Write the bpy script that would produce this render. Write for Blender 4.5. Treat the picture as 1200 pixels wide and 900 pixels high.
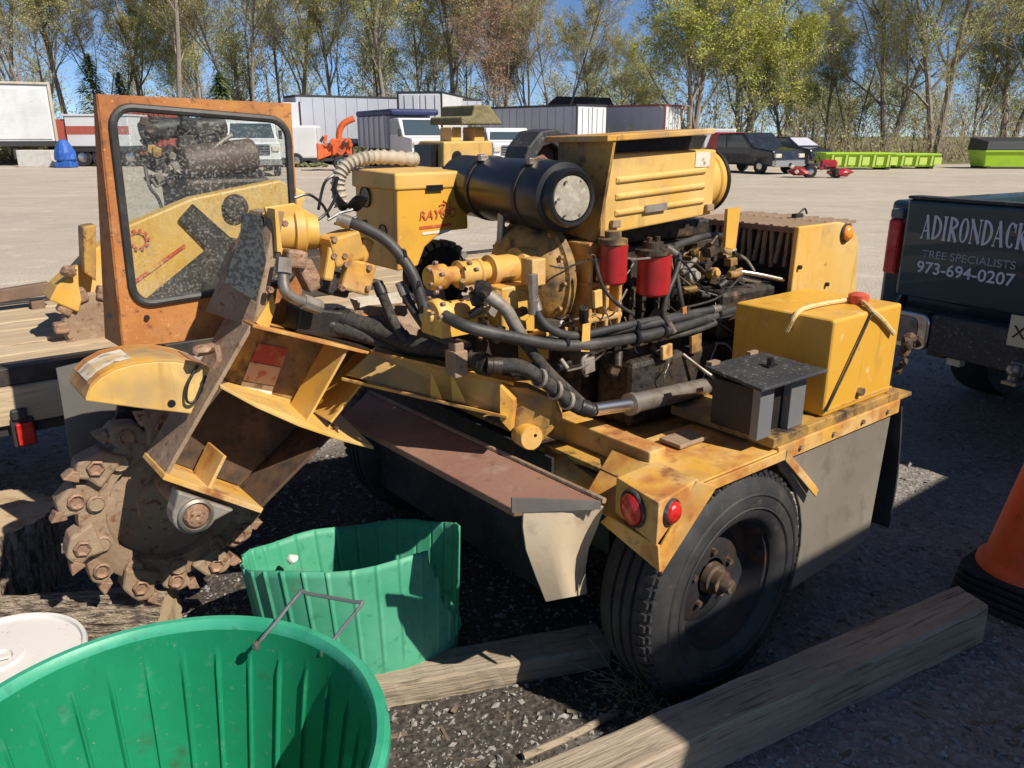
import bpy, bmesh, math, random
from mathutils import Vector, Matrix

for o in list(bpy.data.objects):
    bpy.data.objects.remove(o, do_unlink=True)
S = bpy.context.scene
COL = S.collection
R = math.radians
rnd = random.Random(11)

# ------------------------------------------------------------------ camera, sky, sun, exposure
FPX, PITCH, EYE = 930.0, R(17.4), 1.6
cam_d = bpy.data.cameras.new('camera')
cam = bpy.data.objects.new('camera', cam_d)
COL.objects.link(cam)
cam_d.sensor_width = 36.0
cam_d.lens = 36.0 * FPX / 1200.0
cam_d.clip_start, cam_d.clip_end = 0.05, 1500.0
cam.location = (0, 0, EYE)
cam.rotation_euler = (R(90) - PITCH, 0, 0)
S.camera = cam

SUN_EL = R(44)
SUN_AZ = Vector((0.81, -0.585)).normalized()
world = bpy.data.worlds.new('World')
S.world = world
world.use_nodes = True
wn = world.node_tree
wn.nodes.clear()
sky = wn.nodes.new('ShaderNodeTexSky')
sky.sky_type = 'NISHITA'
sky.sun_disc = False
sky.sun_elevation = SUN_EL
sky.sun_rotation = math.atan2(SUN_AZ.x, SUN_AZ.y)
sky.altitude = 6000.0
sky.air_density, sky.dust_density, sky.ozone_density = 1.0, 0.0, 4.0
bg = wn.nodes.new('ShaderNodeBackground')
bg.inputs['Strength'].default_value = 0.09
wo = wn.nodes.new('ShaderNodeOutputWorld')
wn.links.new(sky.outputs[0], bg.inputs[0])
wn.links.new(bg.outputs[0], wo.inputs[0])

sun_d = bpy.data.lights.new('sun', 'SUN')
sun_d.energy, sun_d.angle, sun_d.color = 5.0, R(0.5), (1.0, 0.93, 0.82)
sun = bpy.data.objects.new('sun', sun_d)
COL.objects.link(sun)
to_sun = Vector((SUN_AZ.x * math.cos(SUN_EL), SUN_AZ.y * math.cos(SUN_EL), math.sin(SUN_EL)))
sun.rotation_euler = to_sun.to_track_quat('Z', 'Y').to_euler()
sun.location = to_sun * 60

S.view_settings.view_transform = 'Standard'
S.view_settings.look = 'None'
S.view_settings.exposure = 0.32
S.view_settings.gamma = 1.0
S.view_settings.use_curve_mapping = False
S.render.engine = 'CYCLES'
S.cycles.max_bounces, S.cycles.diffuse_bounces, S.cycles.glossy_bounces = 6, 3, 3
S.cycles.transparent_max_bounces = 8

# ------------------------------------------------------------------ measuring helpers (photo survey -> metres)
SP, CP = math.sin(PITCH), math.cos(PITCH)
HEAD = R(51.5)                      # heading of the machine's long axis
LV = Vector((math.sin(HEAD), math.cos(HEAD), 0))
TV = Vector((-math.cos(HEAD), math.sin(HEAD), 0))
W0 = Vector((0.631, 2.0, 0))

def ray(u, v):
    x, up = (u - 600) / FPX, (450 - v) / FPX
    return Vector((x, CP + SP * up, -SP + CP * up))

def at(u, v, Y):
    r = ray(u, v)
    return Vector((r.x * Y / r.y, Y, EYE + r.z * Y / r.y))

def gnd(u, v, z=0.0):
    r = ray(u, v)
    t = (z - EYE) / r.z
    return Vector((r.x * t, r.y * t, z))

def on_plane(u, v, o, n):
    r = ray(u, v)
    c0 = Vector((0, 0, EYE))
    t = (o - c0).dot(n) / r.dot(n)
    return c0 + r * t

def to_m(p):
    d = p - W0
    return Vector((d.dot(LV), d.dot(TV), p.z))

def m(u, v, x=None, y=None, z=None):
    """survey point (u,v) on a plane of the machine's own frame"""
    if x is not None:
        return to_m(on_plane(u, v, W0 + LV * x, LV))
    if y is not None:
        return to_m(on_plane(u, v, W0 + TV * y, TV))
    return to_m(gnd(u, v, z))

# ------------------------------------------------------------------ mesh helpers
class MB:
    def __init__(s):
        s.v, s.f, s.sm = [], [], []

    def add(s, vs, fs, smooth=False):
        b = len(s.v)
        s.v += [tuple(p) for p in vs]
        s.f += [tuple(i + b for i in f) for f in fs]
        s.sm += [smooth] * len(fs)
        return s

    def box(s, c, d, rot=None):
        c = Vector(c)
        vs = []
        for k in range(8):
            p = Vector(((k & 1) - .5, ((k >> 1) & 1) - .5, ((k >> 2) & 1) - .5))
            p = Vector((p.x * d[0], p.y * d[1], p.z * d[2]))
            if rot is not None:
                p = rot @ p
            vs.append(c + p)
        return s.add(vs, [(0, 2, 3, 1), (4, 5, 7, 6), (0, 1, 5, 4), (2, 6, 7, 3), (0, 4, 6, 2), (1, 3, 7, 5)])

    def bx(s, x0, x1, y0, y1, z0, z1):
        return s.box(((x0 + x1) / 2, (y0 + y1) / 2, (z0 + z1) / 2), (x1 - x0, y1 - y0, z1 - z0))

    def prism(s, pts, vec):
        vec = Vector(vec)
        pts = [Vector(p) for p in pts]
        n = len(pts)
        vs = pts + [p + vec for p in pts]
        fs = [tuple(range(n - 1, -1, -1)), tuple(range(n, 2 * n))]
        fs += [(i, (i + 1) % n, (i + 1) % n + n, i + n) for i in range(n)]
        return s.add(vs, fs)

    def hexa(s, a, b):
        """two quads -> solid"""
        n = len(a)
        fs = [tuple(range(n - 1, -1, -1)), tuple(range(n, 2 * n))]
        fs += [(i, (i + 1) % n, (i + 1) % n + n, i + n) for i in range(n)]
        return s.add(list(a) + list(b), fs)

    def ring_path(s, pts, rads, n=8, closed=False, cap=True, smooth=True):
        pts = [Vector(p) for p in pts]
        N = len(pts)
        vs, fs = [], []
        t0 = (pts[1] - pts[0]).normalized()
        ref = Vector((0, 0, 1)) if abs(t0.z) < .9 else Vector((1, 0, 0))
        nx = t0.cross(ref).normalized()
        for i in range(N):
            a = pts[(i - 1) % N] if (i or closed) else pts[0]
            b = pts[(i + 1) % N] if (i < N - 1 or closed) else pts[-1]
            t = (b - a)
            t = t.normalized() if t.length > 1e-9 else t0
            nx = (nx - t * nx.dot(t))
            nx = nx.normalized() if nx.length > 1e-6 else t.orthogonal().normalized()
            ny = t.cross(nx)
            r = rads[i] if isinstance(rads, (list, tuple)) else rads
            for k in range(n):
                a_ = 2 * math.pi * k / n
                vs.append(pts[i] + nx * (r * math.cos(a_)) + ny * (r * math.sin(a_)))
        for i in range(N if closed else N - 1):
            j = (i + 1) % N
            for k in range(n):
                l = (k + 1) % n
                fs.append((i * n + k, i * n + l, j * n + l, j * n + k))
        s.add(vs, fs, smooth)
        if cap and not closed:
            b = len(s.v) - len(vs)
            s.f += [tuple(b + k for k in range(n - 1, -1, -1)), tuple(b + (N - 1) * n + k for k in range(n))]
            s.sm += [False, False]
        return s

    def tube(s, pts, r, n=8, sub=5, closed=False):
        pts = [Vector(p) for p in pts]
        if sub > 1 and len(pts) > 2:
            out, N = [], len(pts)
            for i in range(N - 1):
                p0, p1, p2, p3 = pts[max(i - 1, 0)], pts[i], pts[i + 1], pts[min(i + 2, N - 1)]
                for k in range(sub):
                    t = k / sub
                    out.append(.5 * ((2 * p1) + (p2 - p0) * t + (2 * p0 - 5 * p1 + 4 * p2 - p3) * t * t + (3 * p1 - p0 - 3 * p2 + p3) * t ** 3))
            out.append(pts[-1])
            pts = out
        return s.ring_path(pts, r, n, closed)

    def cyl(s, p0, p1, r0, r1=None, n=20, smooth=True):
        return s.ring_path([p0, p1], [r0, r0 if r1 is None else r1], n, smooth=smooth)

    def lathe(s, o, axis, prof, n=32, smooth=True, a0=0, a1=None):
        """prof: (radius, height along axis)"""
        o, ax = Vector(o), Vector(axis).normalized()
        ex = ax.orthogonal().normalized()
        ey = ax.cross(ex)
        full = a1 is None
        a1 = a0 + 2 * math.pi if full else a1
        cnt = n if full else n + 1
        vs, fs = [], []
        for r, h in prof:
            for k in range(cnt):
                a = a0 + (a1 - a0) * k / n
                vs.append(o + ax * h + ex * (r * math.cos(a)) + ey * (r * math.sin(a)))
        for i in range(len(prof) - 1):
            for k in range(n):
                l = (k + 1) % cnt
                fs.append((i * cnt + k, i * cnt + l, (i + 1) * cnt + l, (i + 1) * cnt + k))
        return s.add(vs, fs, smooth)

    def lump(s, c, d, seed=0, n=1):
        """rough irregular stone-like lump"""
        rr = random.Random(seed)
        bm = bmesh.new()
        bmesh.ops.create_icosphere(bm, subdivisions=n, radius=.5)
        vs = []
        for v in bm.verts:
            k = rr.uniform(.75, 1.2)
            vs.append((c[0] + v.co.x * d[0] * k, c[1] + v.co.y * d[1] * k, c[2] + v.co.z * d[2] * k))
        fs = [tuple(v.index for v in f.verts) for f in bm.faces]
        bm.free()
        return s.add(vs, fs)

    def mesh(s, name, mat, fix=True):
        me = bpy.data.meshes.new(name)
        me.from_pydata(s.v, [], s.f)
        me.polygons.foreach_set('use_smooth', s.sm)
        if fix:
            bm = bmesh.new()
            bm.from_mesh(me)
            bmesh.ops.recalc_face_normals(bm, faces=bm.faces)
            bm.to_mesh(me)
            bm.free()
        if mat:
            for mm in (mat if isinstance(mat, (list, tuple)) else [mat]):
                me.materials.append(mm)
        me.update()
        if any(s.sm):
            me.set_sharp_from_angle(angle=R(38))
        return me

    def build(s, name, mat, parent=None, bevel=0, seg=2, fix=True, loc=None):
        o = bpy.data.objects.new(name, s.mesh(name, mat, fix))
        COL.objects.link(o)
        o.parent = parent
        if loc is not None:
            o.location = loc
        if bevel:
            b = o.modifiers.new('bevel', 'BEVEL')
            b.width, b.segments, b.limit_method, b.angle_limit = bevel, seg, 'ANGLE', R(40)
            b.harden_normals = False
        return o

def tag(o, label, cat, group=None):
    o['label'] = label
    o['category'] = cat
    if group:
        o['group'] = group
    return o

def empty(name, loc=(0, 0, 0), rz=0.0, label=None, cat=None, group=None):
    o = bpy.data.objects.new(name, None)
    o.empty_display_size = .1
    COL.objects.link(o)
    o.location = loc
    o.rotation_euler = (0, 0, rz)
    if label:
        tag(o, label, cat, group)
    return o

def inst(name, me, parent=None, loc=(0, 0, 0), rot=None, scale=None):
    o = bpy.data.objects.new(name, me)
    COL.objects.link(o)
    o.parent = parent
    o.location = loc
    if rot is not None:
        o.rotation_euler = rot
    if scale is not None:
        o.scale = scale
    return o

def copy_tree(o, parent=None):
    c = o.copy()
    COL.objects.link(c)
    c.parent = parent
    for ch in list(o.children):
        copy_tree(ch, c)
    return c

def text(name, body, size, mat, parent, origin, ex, ey, spacing=1.0, fat=0.0, shear=0.0, depth=.0006):
    cu = bpy.data.curves.new(name, 'FONT')
    cu.body, cu.size, cu.extrude, cu.offset, cu.shear = body, 1.0, .0, fat, shear
    cu.space_character = spacing
    t = bpy.data.objects.new(name, cu)
    COL.objects.link(t)
    me = bpy.data.meshes.new_from_object(t.evaluated_get(bpy.context.evaluated_depsgraph_get()))
    bpy.data.objects.remove(t, do_unlink=True)
    me.name = name
    ex, ey = Vector(ex).normalized(), Vector(ey).normalized()
    nz = ex.cross(ey)
    for v in me.vertices:
        v.co = Vector(origin) + ex * (v.co.x * size) + ey * (v.co.y * size) + nz * depth
    me.materials.append(mat)
    o = bpy.data.objects.new(name, me)
    COL.objects.link(o)
    o.parent = parent
    return o

# ------------------------------------------------------------------ materials
def srgb(r, g, b):
    f = lambda c: ((c / 255 + .055) / 1.055) ** 2.4 if c > 10 else c / 255 / 12.92
    return (f(r), f(g), f(b), 1)

def mat(name, base, rough=.6, metal=0.0, layers=(), bump=None, spec=.5, coat=0, extra=None, rvar=0.0, trans=0.0):
    """layers: (noise scale, colour, low, high[, detail, axis stretch])"""
    M_ = bpy.data.materials.new(name)
    M_.use_nodes = True
    nt = M_.node_tree
    bs = nt.nodes['Principled BSDF']
    bs.inputs['Roughness'].default_value = rough
    bs.inputs['Metallic'].default_value = metal
    bs.inputs['Specular IOR Level'].default_value = spec
    bs.inputs['Coat Weight'].default_value = coat
    tc = nt.nodes.new('ShaderNodeTexCoord')
    def noise(scale, detail=5, stretch=None, rough_=.6):
        n = nt.nodes.new('ShaderNodeTexNoise')
        n.inputs['Scale'].default_value = scale
        n.inputs['Detail'].default_value = detail
        n.inputs['Roughness'].default_value = rough_
        if stretch:
            mp = nt.nodes.new('ShaderNodeMapping')
            mp.inputs['Scale'].default_value = stretch
            nt.links.new(tc.outputs['Object'], mp.inputs['Vector'])
            nt.links.new(mp.outputs[0], n.inputs['Vector'])
        else:
            nt.links.new(tc.outputs['Object'], n.inputs['Vector'])
        return n
    col = None
    base = tuple(base) if len(base) == 4 else tuple(base) + (1,)
    bs.inputs['Base Color'].default_value = base
    for i, L in enumerate(layers):
        n = noise(L[0], L[4] if len(L) > 4 else 4, L[5] if len(L) > 5 else None)
        rp = nt.nodes.new('ShaderNodeMapRange')
        rp.inputs['From Min'].default_value = L[2]
        rp.inputs['From Max'].default_value = L[3]
        nt.links.new(n.outputs[0], rp.inputs[0])
        mx = nt.nodes.new('ShaderNodeMix')
        mx.data_type = 'RGBA'
        c2 = L[1] if len(L[1]) == 4 else tuple(L[1]) + (1,)
        if col is None:
            mx.inputs[6].default_value = base
        else:
            nt.links.new(col, mx.inputs[6])
        mx.inputs[7].default_value = c2
        nt.links.new(rp.outputs[0], mx.inputs[0])
        col = mx.outputs[2]
    if col is not None:
        nt.links.new(col, bs.inputs['Base Color'])
    if rvar:
        n = noise(9, 4)
        rp = nt.nodes.new('ShaderNodeMapRange')
        rp.inputs['To Min'].default_value = max(rough - rvar, .05)
        rp.inputs['To Max'].default_value = min(rough + rvar, 1)
        nt.links.new(n.outputs[0], rp.inputs[0])
        nt.links.new(rp.outputs[0], bs.inputs['Roughness'])
    if bump:
        n = noise(bump[0], 3, bump[3] if len(bump) > 3 else None)
        b = nt.nodes.new('ShaderNodeBump')
        b.inputs['Strength'].default_value = bump[1]
        b.inputs['Distance'].default_value = bump[2] if len(bump) > 2 else .01
        nt.links.new(n.outputs[0], b.inputs['Height'])
        nt.links.new(b.outputs[0], bs.inputs['Normal'])
    if trans:
        out = nt.nodes['Material Output']
        tr = nt.nodes.new('ShaderNodeBsdfTranslucent')
        if col is not None:
            nt.links.new(col, tr.inputs[0])
        else:
            tr.inputs[0].default_value = base
        ms = nt.nodes.new('ShaderNodeMixShader')
        ms.inputs[0].default_value = trans
        nt.links.new(bs.outputs[0], ms.inputs[1])
        nt.links.new(tr.outputs[0], ms.inputs[2])
        nt.links.new(ms.outputs[0], out.inputs[0])
    return M_

RUST = (.16, .065, .028)
DIRT = (.20, .145, .10)
GRIME = (.035, .026, .02)
K = {}
K['yellow'] = mat('yellow_paint', (.63, .355, .06), .52, 0, [(3.2, (.68, .46, .17), .42, .70), (2.4, DIRT, .56, .80), (7, (.46, .30, .14), .55, .75), (8, (.52, .25, .05), .62, .76), (3, (.42, .25, .08), .58, .76, 4, (7, 7, .7)), (16, RUST, .70, .78)], (60, .12, .004), rvar=.12)
K['yellow_clean'] = mat('clean_yellow_paint', (.66, .35, .04), .42, 0, [(2.2, (.70, .40, .08), .45, .75), (6, (.50, .26, .05), .60, .80), (3, (.44, .25, .07), .58, .76, 4, (7, 7, .7)), (18, (.70, .50, .22), .62, .74), (40, (.34, .16, .05), .68, .75)], (60, .08, .003), rvar=.1)
K['yellow_worn'] = mat('worn_yellow_paint', (.61, .325, .05), .66, 0, [(4, (.62, .42, .19), .42, .68), (3, DIRT, .54, .78), (5, (.42, .165, .04), .48, .62), (11, (.30, .115, .04), .58, .70), (24, RUST, .64, .74)], (45, .25, .006), rvar=.1)
K['yellow_grimy'] = mat('grimy_yellow_paint', (.48, .27, .055), .62, 0, [(5, (.17, .11, .06), .40, .66), (11, GRIME, .52, .68), (26, RUST, .58, .68)], (40, .3, .008))
K['rust_orange'] = mat('rusty_orange_sheet', (.42, .155, .04), .82, 0, [(2.2, (.50, .225, .06), .45, .62), (5, (.30, .115, .045), .48, .66), (12, (.42, .19, .075), .54, .70), (40, (.20, .08, .035), .57, .68), (90, (.52, .28, .12), .62, .70)], (70, .4, .004))
K['rust_brown'] = mat('rusty_brown_plate', (.25, .125, .085), .8, 0, [(2.5, (.31, .18, .12), .4, .7), (20, (.17, .08, .05), .55, .75), (8, (.34, .22, .16), .62, .8)], (50, .3, .004))
K['steel_dirty'] = mat('dusty_worn_steel', (.32, .225, .145), .8, .05, [(4, (.21, .13, .08), .42, .68), (16, (.40, .30, .20), .54, .76), (40, RUST, .58, .7)], (35, .5, .008))
K['tooth_face'] = mat('rusty_tooth_metal', (.27, .165, .105), .65, .15, [(25, (.42, .25, .16), .45, .65), (50, (.12, .05, .03), .55, .7)], (60, .8, .006))
K['black_steel'] = mat('oily_black_steel', (.022, .020, .019), .5, .2, [(8, (.06, .045, .035), .5, .75), (30, (.10, .06, .035), .62, .75)], (45, .4, .006), rvar=.15)
K['engine'] = mat('engine_grime', (.045, .036, .03), .55, .2, [(7, (.10, .065, .035), .48, .7), (22, (.19, .11, .045), .60, .74), (40, (.012, .011, .01), .5, .65)], (30, .5, .01), rvar=.15)
K['hose'] = mat('black_hose_rubber', (.03, .029, .029), .55, 0, [(12, (.085, .075, .066), .45, .75)], (60, .3, .003))
K['hose_sleeve'] = mat('dusty_hose_sleeve', (.038, .033, .029), .9, 0, [(10, (.10, .08, .062), .48, .7), (60, (.02, .018, .016), .5, .62)], (90, .6, .005))
K['rubber'] = mat('tyre_rubber', (.016, .016, .018), .72, 0, [(6, (.055, .05, .046), .45, .75), (30, (.075, .066, .058), .6, .8)], (50, .2, .003))
K['skirt'] = mat('grey_rubber_skirt', (.17, .145, .115), .8, 0, [(2.2, (.225, .195, .155), .42, .7), (9, (.12, .10, .08), .52, .75), (4, (.15, .125, .10), .62, .85, 5, (1, 1, 3))], (40, .15, .004))
K['flap'] = mat('tan_rubber_flap', (.50, .40, .27), .8, 0, [(5, (.50, .41, .30), .42, .7), (14, (.30, .23, .16), .55, .75)], (40, .2, .004))
K['curtain'] = mat('slate_rubber_curtain', (.115, .105, .095), .7, 0, [(6, (.18, .16, .14), .45, .75)], (40, .2, .004))
K['black_paint'] = mat('black_gloss_paint', (.012, .012, .014), .32, 0, [(6, (.045, .04, .036), .55, .85)], (40, .05, .003), rvar=.1)
K['black_plastic'] = mat('faded_black_plastic', (.030, .031, .034), .62, 0, [(14, (.055, .054, .052), .45, .7), (70, (.15, .145, .14), .58, .68)], (80, .35, .003))
K['grey_plate'] = mat('grey_post_metal', (.17, .175, .18), .55, .2, [(6, (.17, .16, .15), .45, .7), (20, (.34, .22, .14), .62, .75)], (40, .15, .003))
K['sign_plate'] = mat('engraved_dark_plate', (.045, .050, .052), .85, 0, [(90, (.02, .022, .026), .48, .54), (14, (.075, .075, .068), .6, .75)], (70, .2, .002), spec=.12)
K['chrome'] = mat('chrome_rod', (.80, .78, .74), .3, 1.0, [(20, (.45, .40, .33), .6, .8)])
K['chrome_dull'] = mat('dull_chrome', (.62, .60, .55), .28, 1.0, [(14, (.40, .34, .27), .55, .75)])
K['steel_pipe'] = mat('steel_pipe', (.38, .34, .29), .4, .7, [(16, (.22, .16, .11), .5, .7)])
K['cast_grey'] = mat('cast_grey_metal', (.30, .27, .235), .6, .3, [(14, (.17, .13, .10), .45, .7)], (40, .4, .004))
K['red'] = mat('red_filter_paint', (.42, .015, .022), .38, 0, [(9, (.30, .02, .02), .45, .7), (26, (.12, .03, .02), .62, .75)], None)
K['red_lens'] = mat('red_lens_plastic', (.50, .012, .010), .22, 0, [(50, (.62, .03, .02), .4, .6)], (130, .5, .003), coat=.4)
K['amber_lens'] = mat('amber_lens_plastic', (.85, .26, .02), .25, 0, [(50, (.95, .36, .05), .4, .6)], (130, .5, .003), coat=.4)
K['dust_cap'] = mat('dusty_grey_cap', (.36, .32, .255), .85, 0, [(16, (.25, .215, .165), .45, .65), (50, (.46, .42, .34), .52, .66)], (60, .4, .004))
K['white_cap'] = mat('dusty_white_cap', (.60, .54, .44), .75, 0, [(12, (.42, .35, .26), .45, .7), (40, (.70, .66, .58), .55, .7)], (60, .4, .004))
K['sticker'] = mat('faded_white_sticker', (.68, .62, .52), .6, 0, [(30, (.30, .24, .17), .52, .60), (9, (.58, .42, .20), .55, .7)])
K['sticker_red'] = mat('faded_red_sticker', (.36, .05, .035), .6, 0, [(14, (.42, .16, .09), .5, .65), (34, (.50, .30, .14), .62, .7)])
K['sticker_pink'] = mat('faded_pink_sticker', (.52, .33, .24), .6, 0, [(26, (.40, .13, .09), .52, .6)])
K['decal_red'] = mat('faded_red_decal', (.52, .085, .035), .55, 0, [(24, (.62, .36, .08), .54, .64)])
K['mat_beige'] = mat('beige_conduit', (.42, .36, .28), .7, 0, [(18, (.26, .20, .14), .5, .7)], (50, .2, .003))
K['rope'] = mat('tan_strap', (.68, .50, .24), .85, 0, [(40, (.50, .34, .14), .5, .7)], (120, .6, .003))
K['knob_red'] = mat('faded_red_knob', (.55, .09, .05), .6)
K['brass'] = mat('brass_fitting', (.45, .30, .12), .4, .8, [(20, (.20, .12, .06), .5, .7)])
K['canopy'] = mat('mossy_canopy', (.23, .19, .095), .85, 0, [(14, (.14, .13, .05), .45, .65), (30, (.34, .27, .15), .6, .7)], (40, .6, .01))
K['under'] = mat('frame_dark_paint', (.05, .042, .032), .7, 0, [(6, (.12, .085, .05), .5, .75), (20, RUST, .6, .72)], (40, .3, .005))
# ------------------------------------------------------------------ ground
def ground_material():
    M_ = bpy.data.materials.new('gravel_lot')
    M_.use_nodes = True
    nt = M_.node_tree
    N, Lk = nt.nodes, nt.links
    bs = N['Principled BSDF']
    bs.inputs['Roughness'].default_value = .92
    bs.inputs['Specular IOR Level'].default_value = .25
    tc = N.new('ShaderNodeTexCoord')
    def noise(sc, det=6, st=None):
        n = N.new('ShaderNodeTexNoise')
        n.inputs['Scale'].default_value = sc
        n.inputs['Detail'].default_value = det
        n.inputs['Roughness'].default_value = .65
        if st:
            mp = N.new('ShaderNodeMapping')
            mp.inputs['Scale'].default_value = st
            Lk.new(tc.outputs['Object'], mp.inputs[0])
            Lk.new(mp.outputs[0], n.inputs[0])
        else:
            Lk.new(tc.outputs['Object'], n.inputs[0])
        return n.outputs[0]
    def rng(f, a, b, c=0, d=1):
        r = N.new('ShaderNodeMapRange')
        for i, k in enumerate((a, b, c, d)):
            r.inputs[i + 1].default_value = k
        Lk.new(f, r.inputs[0])
        return r.outputs[0]
    def mix(f, a, b):
        x = N.new('ShaderNodeMix')
        x.data_type = 'RGBA'
        for s_, k in ((6, a), (7, b)):
            if isinstance(k, tuple):
                x.inputs[s_].default_value = k + (1,)
            else:
                Lk.new(k, x.inputs[s_])
        Lk.new(f, x.inputs[0])
        return x.outputs[2]
    vor = N.new('ShaderNodeTexVoronoi')
    vor.inputs['Scale'].default_value = 55
    Lk.new(tc.outputs['Object'], vor.inputs[0])
    stone = N.new('ShaderNodeSeparateColor')
    Lk.new(vor.outputs['Color'], stone.inputs[0])
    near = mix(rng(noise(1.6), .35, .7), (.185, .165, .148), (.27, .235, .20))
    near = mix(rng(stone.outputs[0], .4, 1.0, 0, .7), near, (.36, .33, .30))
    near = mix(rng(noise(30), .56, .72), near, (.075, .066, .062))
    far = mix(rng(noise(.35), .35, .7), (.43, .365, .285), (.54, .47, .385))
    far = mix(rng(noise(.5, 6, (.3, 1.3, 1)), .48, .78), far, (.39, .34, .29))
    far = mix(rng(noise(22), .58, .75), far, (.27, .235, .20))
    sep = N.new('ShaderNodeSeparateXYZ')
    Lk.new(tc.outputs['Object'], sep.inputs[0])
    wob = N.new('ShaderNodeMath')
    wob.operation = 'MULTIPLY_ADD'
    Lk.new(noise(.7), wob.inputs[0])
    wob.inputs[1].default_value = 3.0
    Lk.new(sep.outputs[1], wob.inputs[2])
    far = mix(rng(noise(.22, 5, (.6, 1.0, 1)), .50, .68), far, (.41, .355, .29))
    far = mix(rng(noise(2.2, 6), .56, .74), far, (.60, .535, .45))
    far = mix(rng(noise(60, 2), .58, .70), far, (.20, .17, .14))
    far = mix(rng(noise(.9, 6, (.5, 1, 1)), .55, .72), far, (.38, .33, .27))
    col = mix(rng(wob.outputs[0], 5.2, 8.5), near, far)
    # black oily mulch round the machine, spread wider to paint shade under the cutter
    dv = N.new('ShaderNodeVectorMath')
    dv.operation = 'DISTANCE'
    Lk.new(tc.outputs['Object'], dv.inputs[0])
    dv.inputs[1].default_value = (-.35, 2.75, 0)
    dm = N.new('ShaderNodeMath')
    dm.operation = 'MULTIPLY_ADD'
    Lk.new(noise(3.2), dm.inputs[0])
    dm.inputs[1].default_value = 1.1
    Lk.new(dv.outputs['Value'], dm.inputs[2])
    mulch_shade = mix(rng(noise(45, 3), .48, .62), (.052, .044, .038), (.115, .095, .08))
    col = mix(rng(dm.outputs[0], 2.1, 1.6), col, mulch_shade)
    # verge: leaf litter and thin grass under the trees
    verge = mix(rng(noise(1.1), .42, .62), (.20, .155, .095), (.13, .16, .05))
    wob2 = N.new('ShaderNodeMath')
    wob2.operation = 'MULTIPLY_ADD'
    Lk.new(noise(.4), wob2.inputs[0])
    wob2.inputs[1].default_value = 7.0
    Lk.new(sep.outputs[1], wob2.inputs[2])
    col = mix(rng(wob2.outputs[0], 50.5, 52.5), col, verge)
    Lk.new(col, bs.inputs['Base Color'])
    b = N.new('ShaderNodeBump')
    b.inputs['Strength'].default_value = .55
    b.inputs['Distance'].default_value = .012
    Lk.new(vor.outputs['Distance'], b.inputs['Height'])
    b2 = N.new('ShaderNodeBump')
    b2.inputs['Strength'].default_value = .5
    b2.inputs['Distance'].default_value = .03
    Lk.new(noise(6), b2.inputs['Height'])
    Lk.new(b.outputs[0], b2.inputs['Normal'])
    Lk.new(b2.outputs[0], bs.inputs['Normal'])
    return M_

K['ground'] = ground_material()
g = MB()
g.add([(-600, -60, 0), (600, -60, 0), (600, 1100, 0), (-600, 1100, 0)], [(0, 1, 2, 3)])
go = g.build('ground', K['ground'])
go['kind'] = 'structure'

# loose stones and chips lying on the near ground
K['stone'] = mat('loose_stone', (.25, .23, .21), .9, 0, [(40, (.34, .32, .295), .54, .64, 2), (33, (.11, .10, .095), .55, .65, 2)])
K['chip'] = mat('wood_chips', (.15, .105, .07), .9, 0, [(30, (.25, .19, .13), .5, .65, 2)])
OCT_F = [(0, 2, 4), (2, 1, 4), (1, 3, 4), (3, 0, 4), (2, 0, 5), (1, 2, 5), (3, 1, 5), (0, 3, 5)]
st, ch = MB(), MB()
for i in range(32000):
    Y = 1.15 + 5.2 * rnd.random() ** 1.5
    X = rnd.uniform(-.78, .78) * (Y + .5)
    s_ = .0035 + .010 * rnd.random() ** 3.4 + (.010 if rnd.random() < .004 else 0)
    a = rnd.uniform(0, 6.28)
    ca, sa = math.cos(a), math.sin(a)
    e1, e2, e3 = s_ * rnd.uniform(.8, 1.5), s_ * rnd.uniform(.6, 1.1), s_ * rnd.uniform(.4, .8)
    c = Vector((X, Y, e3 * .4))
    t = rnd.uniform(-.4, .4)
    ax, ay, az = Vector((ca, sa, t)) * e1, Vector((-sa, ca, -t)) * e2, Vector((t * .5, -t, 1)) * e3
    if rnd.random() < .93:
        st.add([c + ax, c - ax, c + ay, c - ay, c + az, c - az], OCT_F)
    else:
        ax, ay = ax * 2.0, ay * .7
        ch.add([c + ax + ay, c - ax + ay, c - ax - ay, c + ax - ay], [(0, 1, 2, 3)])
for q, nm, k, lab, ca in ((st, 'loose_gravel', 'stone', 'loose grey gravel strewn over the near ground', 'gravel'), (ch, 'wood_chips', 'chip', 'brown wood chips scattered on the near ground', 'wood chips')):
    o = q.build(nm, K[k], fix=False)
    o['kind'] = 'stuff'
    tag(o, lab, ca)
# ------------------------------------------------------------------ the stump grinder (own frame: x forward, y to its left, z up)
SG = empty('stump_grinder', W0, R(90) - HEAD, 'yellow tow-behind stump grinder with windowed guard, engine and toothed cutter wheel', 'stump grinder')
V = Vector

def part(name, mb, k, parent=SG, bevel=0, label=None, seg=2):
    o = mb.build(name, K[k] if isinstance(k, str) else k, parent, bevel, seg)
    if label:
        o['label'] = label
    return o

def py(pts, y, th=.012):
    """plate standing in the plane y, traced from survey points"""
    return MB().prism([m(a, b, y=y) for a, b in pts], (0, th, 0))

K['rust_shade'] = mat('dark_rust_shade', (.085, .05, .03), .8, 0, [(7, (.16, .085, .04), .5, .7), (22, (.04, .028, .02), .5, .68)], (40, .4, .006))  # dark rust, deepened to stand for shade inside the cutter head
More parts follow.
